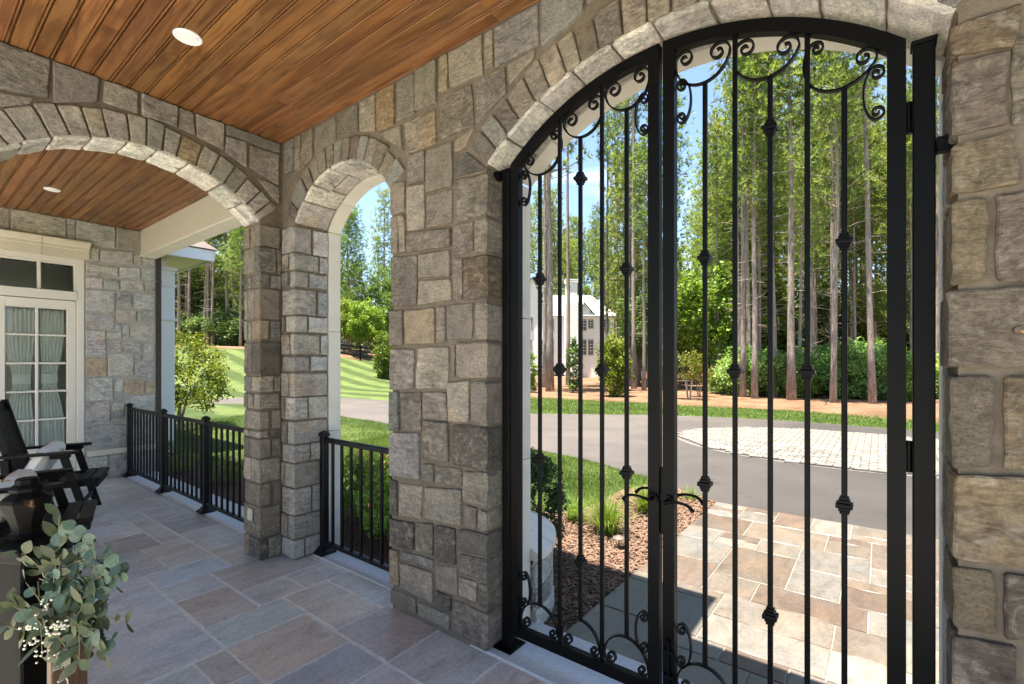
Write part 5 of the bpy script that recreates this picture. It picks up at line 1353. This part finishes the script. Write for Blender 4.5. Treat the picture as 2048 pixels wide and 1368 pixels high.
ORD = 'first second third fourth fifth sixth seventh eighth ninth tenth eleventh twelfth thirteenth fourteenth fifteenth sixteenth seventeenth eighteenth nineteenth twentieth twenty-first'.split()
k = 0
for px_, t in [(1452,22.5),(1476,24),(1500,22.5),(1525,23),(1548,23.5),(1570,22),(1600,20.8),(1622,21.6),(1640,22),(1662,22.2),(1692,19.8),(1712,21),(1730,20),(1760,19.6),(1785,20.5),(1812,19.8),(1840,20.5),(1865,20),(1590,24),(1680,24.5),(1750,24)]:
    r_ = hsh(k+700); b = BUSH[r_.randrange(3)] if not 1595 < px_ < 1615 else BUSH[2]
    plant('shrub', b, at(px_, t+r_.uniform(-.9,.9)), r_.uniform(0,6.28), r_.uniform(.62,1.22), '%s leafy shrub counted from the meeting stiles in the row under the pines' % ORD[[1452,1476,1500,1525,1548,1570,1590,1600,1622,1640,1662,1680,1692,1712,1730,1750,1760,1785,1812,1840,1865].index(px_)], 'shrub', 'shrub row under the pines', col=tuple(c*1.6 for c in rcol(r_)), parts=('stem','foliage')); k += 1
for px_, t in [(1300,34),(1330,36),(1370,33),(1400,37),(1460,34),(1500,30),(1550,31),(1600,33),(1650,30),(1700,33),(1740,29),(1790,31),(1840,28),(1880,30),(1530,38),(1620,40),(1710,41),(1280,40),(1350,44)]:
    r_ = hsh(k+700); plant('broadleaf_tree', BROAD[r_.randrange(2)], at(px_, t), r_.uniform(0,6.28), r_.uniform(.55,.95), 'green broadleaf tree standing among the pines beyond the shrub row', 'tree', 'understorey trees through the gate', col=rcol(r_)); k += 1
for px_ in range(290, 640, 22):
    r_ = hsh(k+700); plant('shrub', BUSH[r_.randrange(3)], at(px_, 47+r_.uniform(-1,5)), r_.uniform(0,6.28), r_.uniform(1.1,1.9), 'green shrub at the wood edge above the sloping lawn', 'shrub', 'shrubs at the upper wood edge', col=rcol(r_), parts=('stem','foliage')); k += 1
for px_ in range(300, 660, 30):
    r_ = hsh(k+700); plant('broadleaf_tree', BROAD[r_.randrange(2)], at(px_, 54+r_.uniform(-1,8)), r_.uniform(0,6.28), r_.uniform(.8,1.3), 'green broadleaf tree in the woods above the sloping lawn', 'tree', 'broadleaf trees above the lawn', col=rcol(r_)); k += 1
for px_ in range(1010, 1290, 30):
    r_ = hsh(k+700); plant('broadleaf_tree', BROAD[r_.randrange(2)], at(px_, 66+r_.uniform(-1,8)), r_.uniform(0,6.28), r_.uniform(.8,1.2), 'green broadleaf tree far behind the white house', 'tree', 'trees behind the white house', col=rcol(r_)); k += 1
plant('broadleaf_tree', BROAD[0], at(1428, 26), .6, (1.15,1.15,1.02), 'bright green broadleaf tree beside the gate meeting stiles', 'tree', col=(1.15,1.2,1.0))
plant('broadleaf_tree', BROAD[1], at(1298, 30), 2.6, .82, 'dark green broadleaf tree just past the white house', 'tree')
plant('pine_tree', SPRUCE[0], at(697, 49), 1.0, (1.0,1.0,.98), 'full crowned dark conifer above the crape myrtles', 'conifer', col=(.8,.9,.9))
plant('broadleaf_tree', BROAD[1], at(765, 52), 1.0, 1.02, 'rounded broadleaf tree against the sky in the narrow arch', 'tree', col=(1.1,1.1,1))
MY = bush_proto(41, (1.5,1.5,1.55), 2.75, 6500, M['leaf_bright'], .10, 90, .42, 6, .5, .45, .035)
plant('crape_myrtle', MY, at(732, 43.5), .3, 1.18, 'vase shaped crape myrtle with pale stems by the black fence', 'tree', 'crape myrtles', col=(1.25,1.3,1.0)); plant('crape_myrtle', MY, at(688, 44.5), 2.0, 1.15, 'crape myrtle half hidden by the white arch jamb', 'tree', 'crape myrtles', col=(1.3,1.2,1.0))
CON = bush_proto(42, (.85,.85,1.6), 1.5, 7000, M['leaf_lime'], .07, 80, .30, 1, .05, .3, .05)
plant('evergreen_shrub', CON, at(775, 34.5), .3, (1.15,1.15,1.1), 'yellow green conical evergreen at the lawn end of the fence', 'shrub', col=(.75,.9,.9))
plant('evergreen_shrub', CON, at(1227, 21.2), 1.3, (.86,.86,.92), 'yellow green conical shrub on the straw before the white house', 'shrub', col=(1.05,1.1,.9))
THIN = bush_proto(43, (.38,.38,1.25), 1.3, 1500, M['leaf_mid'], .07, 30, .2, 2, .2, .2, .02)
plant('evergreen_shrub', THIN, at(1146, 24), 1.3, (1,1,1.05), 'thin upright young shrub before the white house wall', 'shrub'); plant('evergreen_shrub', THIN, at(1060, 24), .3, (1.1,1.1,.8), 'lime shrub against the gate post edge', 'shrub', col=(1.6,1.5,.8))
SMT = bush_proto(44, (.75,.75,.65), 1.55, 1700, M['leaf_lime'], .06, 40, .22, 5, .6, .3, .018)
plant('young_tree', SMT, at(1378, 19.6), .4, .92, 'small multi stemmed tree on the straw beside the meeting stiles', 'tree', col=(.85,.8,.9)); plant('young_tree', SMT, at(1398, 21.0), 1.4, .7, 'smaller bronze young tree behind the multi stemmed one', 'tree', col=(1.0,.62,.7))
ROS = bush_proto(45, (.34,.34,.25), .30, 1500, M['leaf_bright'], .026, 46, .09, 5, .6, .25, .006)
fl_r = np.random.default_rng(3); C = clumped(22, fl_r, 18, (.36,.36,.28), .05, .8); C[:,2] = np.abs(C[:,2])+.30
mF = m_leaf('coral_petals', (.45,.14,.10), (.60,.25,.18), (.72,.38,.28), .25, 6); FLW = mesh_np('blossoms', leaves(C, .018, fl_r, .4, .9), 4, mF)
k = 0
for x in np.arange(-5.4, 1.2, .62):
    for y in ((.85, 1.45) if x > -.9 else (.72,)):
        if x < -.9 and k % 2: k += 1; continue
        r_ = hsh(k+60); t = plant('flowering_shrub', (*ROS, FLW), (x+r_.uniform(-.12,.12), y+r_.uniform(-.1,.1), -.04), r_.uniform(0,6.28), r_.uniform(.9,1.2)*(.55 if x < -.9 else 1), 'low coral blossom shrub, %s from the house wall, %s row along the porch' % (ORD[int(round((x+5.4)/.62))], 'near' if y < 1 else 'outer'), 'shrub', 'flowering shrubs along the porch', col=tuple(c*1.45 for c in rcol(r_)), parts=('stem','foliage','blossoms')); k += 1
BOX = bush_proto(46, (.24,.24,.42), .42, 9000, M['leaf_dark'], .016, 160, .07, 2, .3, .75, .012)
plant('boxwood', BOX, (1.60, 1.13, -.04), .5, 1.0, 'clipped dark boxwood behind the curved stone base', 'shrub')
MAP = bush_proto(47, (1.15,1.15,.95), 1.25, 8500, M['leaf_lime'], .042, 120, .22, 4, .6, .4, .03)
plant('ornamental_maple', MAP, at(352, 11.3), .4, (1.0,1.0,1.0), 'yellow green bushy maple beside the white pilaster', 'tree', col=(.95,1.0,1.0))
def liriope(loc, sd, n, s, lab):
    r = np.random.default_rng(sd); tr = []
    for k in range(n):
        a = r.uniform(0, 6.28); ln = s*r.uniform(.6, 1.2); out = r.uniform(.25, .95); b = np.array([r.normal(0,.035), r.normal(0,.035), 0]); d = np.array([math.cos(a), math.sin(a), 0]); sd2 = np.array([-math.sin(a), math.cos(a), 0])*.004
        prev = None
        for j in range(5):
            t = j/4; p = b + d*ln*out*t + np.array([0,0,ln*(1.15*t-.85*out*t*t)]); w = sd2*(1-t*.92)
            if prev is not None: tr += [prev[0]-prev[1], prev[0]+prev[1], p+w, p-w]
            prev = (p, w)
    t = thing('lilyturf', lab, 'plant', loc, 0, 'lilyturf clumps'); link('blades', mesh_np('blades', np.array(tr), 4, M['leaf_bright']), t)
liriope((1.76, 2.06, -.04), 1, 420, .42, 'largest lilyturf clump of bright grassy blades beside the patio'); liriope((1.36, 2.20, -.04), 2, 220, .30, 'small lilyturf clump next to the boxwood'); liriope((1.82, 2.85, -.04), 3, 300, .38, 'lilyturf clump behind the gate handles'); liriope((2.02, 3.62, -.04), 4, 60, .2, 'little lilyturf clump at the driveway corner')
# curved stone base outside the pier, with its cap
kb = thing('curved_stone_base', 'curved stone base with a sloping cap at the foot of the gate pier', 'stone base')
KC, KR = (1.50, .375), .63
ck = MB(); n = 18; V = [(KC[0], KC[1], -.06), (KC[0], KC[1], .47)]; F = []
for k in range(n+1):
    a = k/n*math.pi*.62; x, y = KC[0]+KR*math.cos(a), KC[1]+KR*math.sin(a); V += [(x, y, -.06), (x, y, .40)]
for k in range(n): F += [(2+2*k, 4+2*k, 5+2*k, 3+2*k), (1, 3+2*k, 5+2*k)]
ck.add(V, F).build('mortar_core', M['mortar_pale'], kb)
fk = lambda u, v, nn: (KC[0]+(KR+nn)*math.cos(u), KC[1]+(KR+nn)*math.sin(u), v)
z = -.05; r_ = hsh(5)
for h in (.13, .11, .15):
    u = .0
    while u < 1.85:
        w = r_.uniform(.14, .40); w = min(w, 1.9-u); stone([(u+.008, z+.006), (u+w-.008, z+.006), (u+w-.008, z+h-.006), (u+.008, z+h-.006)], -.02, .012+r_.uniform(0,.01), fk, kb, pick(PAL_G, r_), seg=.03); u += w
    z += h
for k in range(6):
    a0, a1 = k*.32, (k+1)*.32-.012; V = []; F = []; K = 5
    for j in range(K+1):
        a = a0+(a1-a0)*j/K
        for rr, zz_ in ((KR+.035,.36),(KR+.035,.405),(KR-.16,.50),(KR-.16,.36)): V.append((KC[0]+rr*math.cos(a), KC[1]+rr*math.sin(a), zz_))
    for j in range(K):
        for q in range(4): F.append((j*4+q, j*4+(q+1)%4, (j+1)*4+(q+1)%4, (j+1)*4+q))
    F += [(3,2,1,0), tuple(K*4+q for q in range(4))]
    MB().add(V, F).build('cap_stone', M['cast'], kb)
pl = thing('path_light', 'small dark path light standing in the bark bed', 'path light', (2.0, 1.80, -.04))
MB().tube([(0,0,-.02),(0,0,.09)], .006, 8).build('stake', M['bronze'], pl); auto_smooth(MB().lathe([(.020,.075),(.052,.085),(.050,.092),(.018,.108),(.004,.112)], 20).build('hood', M['bronze'], pl))
pl = thing('path_light', 'tiny path light on the straw under the leaning pine', 'path light', at(1652, 17.2))
MB().tube([(0,0,-.02),(0,0,.16)], .012, 8).build('stake', M['iron'], pl); auto_smooth(MB().lathe([(.03,.14),(.08,.15),(.02,.2)], 14).build('hood', M['iron'], pl))
# black board fence
def fence(pts, lab):
    t = thing('board_fence', lab, 'fence', (pts[0][0], pts[0][1], hgt(*pts[0]))); o = Vector(t.location)
    for i in range(len(pts)-1):
        a, b = Vector((*pts[i], 0)), Vector((*pts[i+1], 0)); n = max(1, int((b-a).length/2.4))
        for k in range(n):
            p, q = a+(b-a)*k/n, a+(b-a)*(k+1)/n; p.z, q.z = hgt(p.x, p.y), hgt(q.x, q.y)
            MB().box(-.06, .06, -.06, .06, -.1, 1.25).build('post', M['chair'], t, loc=p-o)
            d = (q-p); s = d.cross(Vector((0,0,1))).normalized()*.02
            for z in (.42, .78, 1.14):
                u = Vector((0,0,.07)); c0, c1 = p-o+Vector((0,0,z)), q-o+Vector((0,0,z))
                MB().add([c0-s-u, c0+s-u, c0+s+u, c0-s+u, c1-s-u, c1+s-u, c1+s+u, c1-s+u], [(0,1,2,3),(7,6,5,4),(0,4,5,1),(1,5,6,2),(2,6,7,3),(3,7,4,0)]).build('rail', M['chair'], t)
p0, p1, p2 = at(640, 41), at(800, 41.5), at(1030, 44); p3 = at(1130, 42)
fence([(p0.x, p0.y), (p1.x, p1.y), (p2.x, p2.y), (p3.x, p3.y)], 'black three rail board fence along the top of the lawn')
# ------------------------------------------------------------------ white house beyond the pines
M['brickwhite'] = simple('white_painted_brick', (.88,.87,.85), .8, var=.05, vscale=6, bstr=.3, bdist=.01, bscale=14)
M['shingle'] = simple('pale_grey_shingles', (.36,.36,.37), .85, var=.15, vscale=4, bstr=.5, bdist=.02, bscale=12)
M['dark_glass'] = simple('dark_window_glass', (.03,.035,.04), .08, var=.1, bstr=0)
M['greytrim'] = simple('grey_window_trim', (.30,.30,.29), .6, var=.05, bstr=0)
hs_ = thing('white_house', 'white two storey brick house with chimney seen between the pines', 'house', at(1150, 48, .1), math.atan2(Rt.y, Rt.x))
def X(p): return (p-1150)/957*48
def Z(yy): return 1.5+(725-yy)/957*48-.1
ez = Z(632)
MB().box(X(1092), X(1228), 0, 9, -1, ez).box(X(990), X(1092), -1.2, 9, -1, ez-.2).build('wall', M['brickwhite'], hs_)
def roof(x0, x1, y0, y1, z0, zr, name, hip):
    e = .35; ym = (y0+y1)/2
    V = [(x0-e,y0-e,z0),(x1+e,y0-e,z0),(x1+e,y1+e,z0),(x0-e,y1+e,z0),(x0+hip*(0),ym,zr),(x1-hip,ym,zr)]
    return MB().add(V, [(0,1,5,4),(1,2,5),(2,3,4,5),(3,0,4),(3,2,1,0)]).build(name, M['shingle'], hs_)
roof(X(1092), X(1228), 0, 9, ez, Z(578), 'roof', 1.6)
gx0, gx1 = X(990), X(1092); MB().add([(gx0,-1.2,ez-.2),(gx1,-1.2,ez-.2),((gx0+gx1)/2+1.2,-1.2,Z(560)),(gx0,5,ez-.2),(gx1,5,ez-.2),((gx0+gx1)/2+1.2,5,Z(560))], [(0,1,2),(5,4,3)]).build('gable', M['brickwhite'], hs_)
xm = (gx0+gx1)/2+1.2; zt = Z(560)
MB().add([(gx0-.3,-1.5,ez-.4),(xm,-1.5,zt+.1),(xm,5,zt+.1),(gx0-.3,5,ez-.4),(gx1+.3,-1.5,ez-.4),(gx1+.3,5,ez-.4)], [(0,1,2,3),(1,4,5,2)]).build('roof', M['shingle'], hs_)
d0, d1 = X(1158), X(1190); dm = (d0+d1)/2-.3
MB().add([(d0,-.05,ez),(d1,-.05,ez),(dm,-.05,Z(606))], [(0,1,2)]).build('gable', M['brickwhite'], hs_)
MB().add([(d0-.15,-.25,ez-.05),(dm,-.25,Z(604)),(dm,3,Z(604)),(d0-.15,3,ez-.05),(d1+.15,-.25,ez-.05),(d1+.15,3,ez-.05)], [(0,1,2,3),(1,4,5,2)]).build('roof', M['shingle'], hs_)
MB().box(X(1128), X(1156), -.7, .3, -1, Z(606)).box(X(1131), X(1153), -.55, .3, Z(606), Z(566)).box(X(1129), X(1155), -.62, .35, Z(566), Z(560)).build('chimney', M['brickwhite'], hs_)
MB().box(X(1092)-.05, X(1230), -.12, .02, ez-.35, ez+.02).build('cornice', M['brickwhite'], hs_)
for (a, b, y0, y1, yy) in [(1164,1171,659,635,0),(1178,1185,655,636,0),(1208,1217,661,638,0),(1164,1171,708,682,0),(1178,1185,708,682,0),(1215,1222,706,682,0),(1056,1061,708,683,-1.2),(1081,1087,708,683,-1.2),(1058,1063,660,640,-1.2),(1100,1106,708,683,0),(1100,1106,660,640,0)]:
    x0, x1, z0, z1 = X(a), X(b), Z(y0), Z(y1)
    w = MB().box(x0-.09, x1+.09, yy-.07, yy+.02, z0-.12, z0).box(x0-.09, x0, yy-.05, yy+.02, z0, z1).box(x1, x1+.09, yy-.05, yy+.02, z0, z1).box(x0-.09, x1+.09, yy-.06, yy+.02, z1, z1+.16).build('window', M['greytrim'], hs_)
    MB().box(x0, x1, yy-.02, yy+.02, z0, z1).build('pane', M['dark_glass'], w)
    g = MB()
    for q in range(1, 4): g.box(x0, x1, yy-.035, yy-.02, z0+(z1-z0)*q/4-.02, z0+(z1-z0)*q/4+.02)
    g.box((x0+x1)/2-.02, (x0+x1)/2+.02, yy-.036, yy-.021, z0, z1); g.build('sash_bars', M['brickwhite'], w)
# ------------------------------------------------------------------ the woods behind everything, read as one mass
r = np.random.default_rng(55); n = 52000; pxs = r.uniform(150, 2100, n); ts = r.uniform(68, 98, n)
rr = (pxs-1024)/957; Wp = np.array(CP)[None,:] + np.outer(rr*ts, np.array(Rt)) + np.outer(ts, np.array(Fw))
lo = np.array([hgt(a, b) for a, b in Wp[:,:2]]); top = 7+4*np.sin(pxs*.021)+3*np.sin(pxs*.057+1)+2*np.sin(pxs*.13)
Wp[:,2] = lo + r.uniform(0, 1, n)**1.1*top
tag(link('woods', mesh_np('woods', leaves(Wp, .42, r, .3, .6), 4, m_leaf('far_leaves', (.055,.09,.026), (.10,.15,.042), (.17,.22,.065), .3, .09))), 'distant mass of green woods behind all the trees', 'woods', kind='stuff')
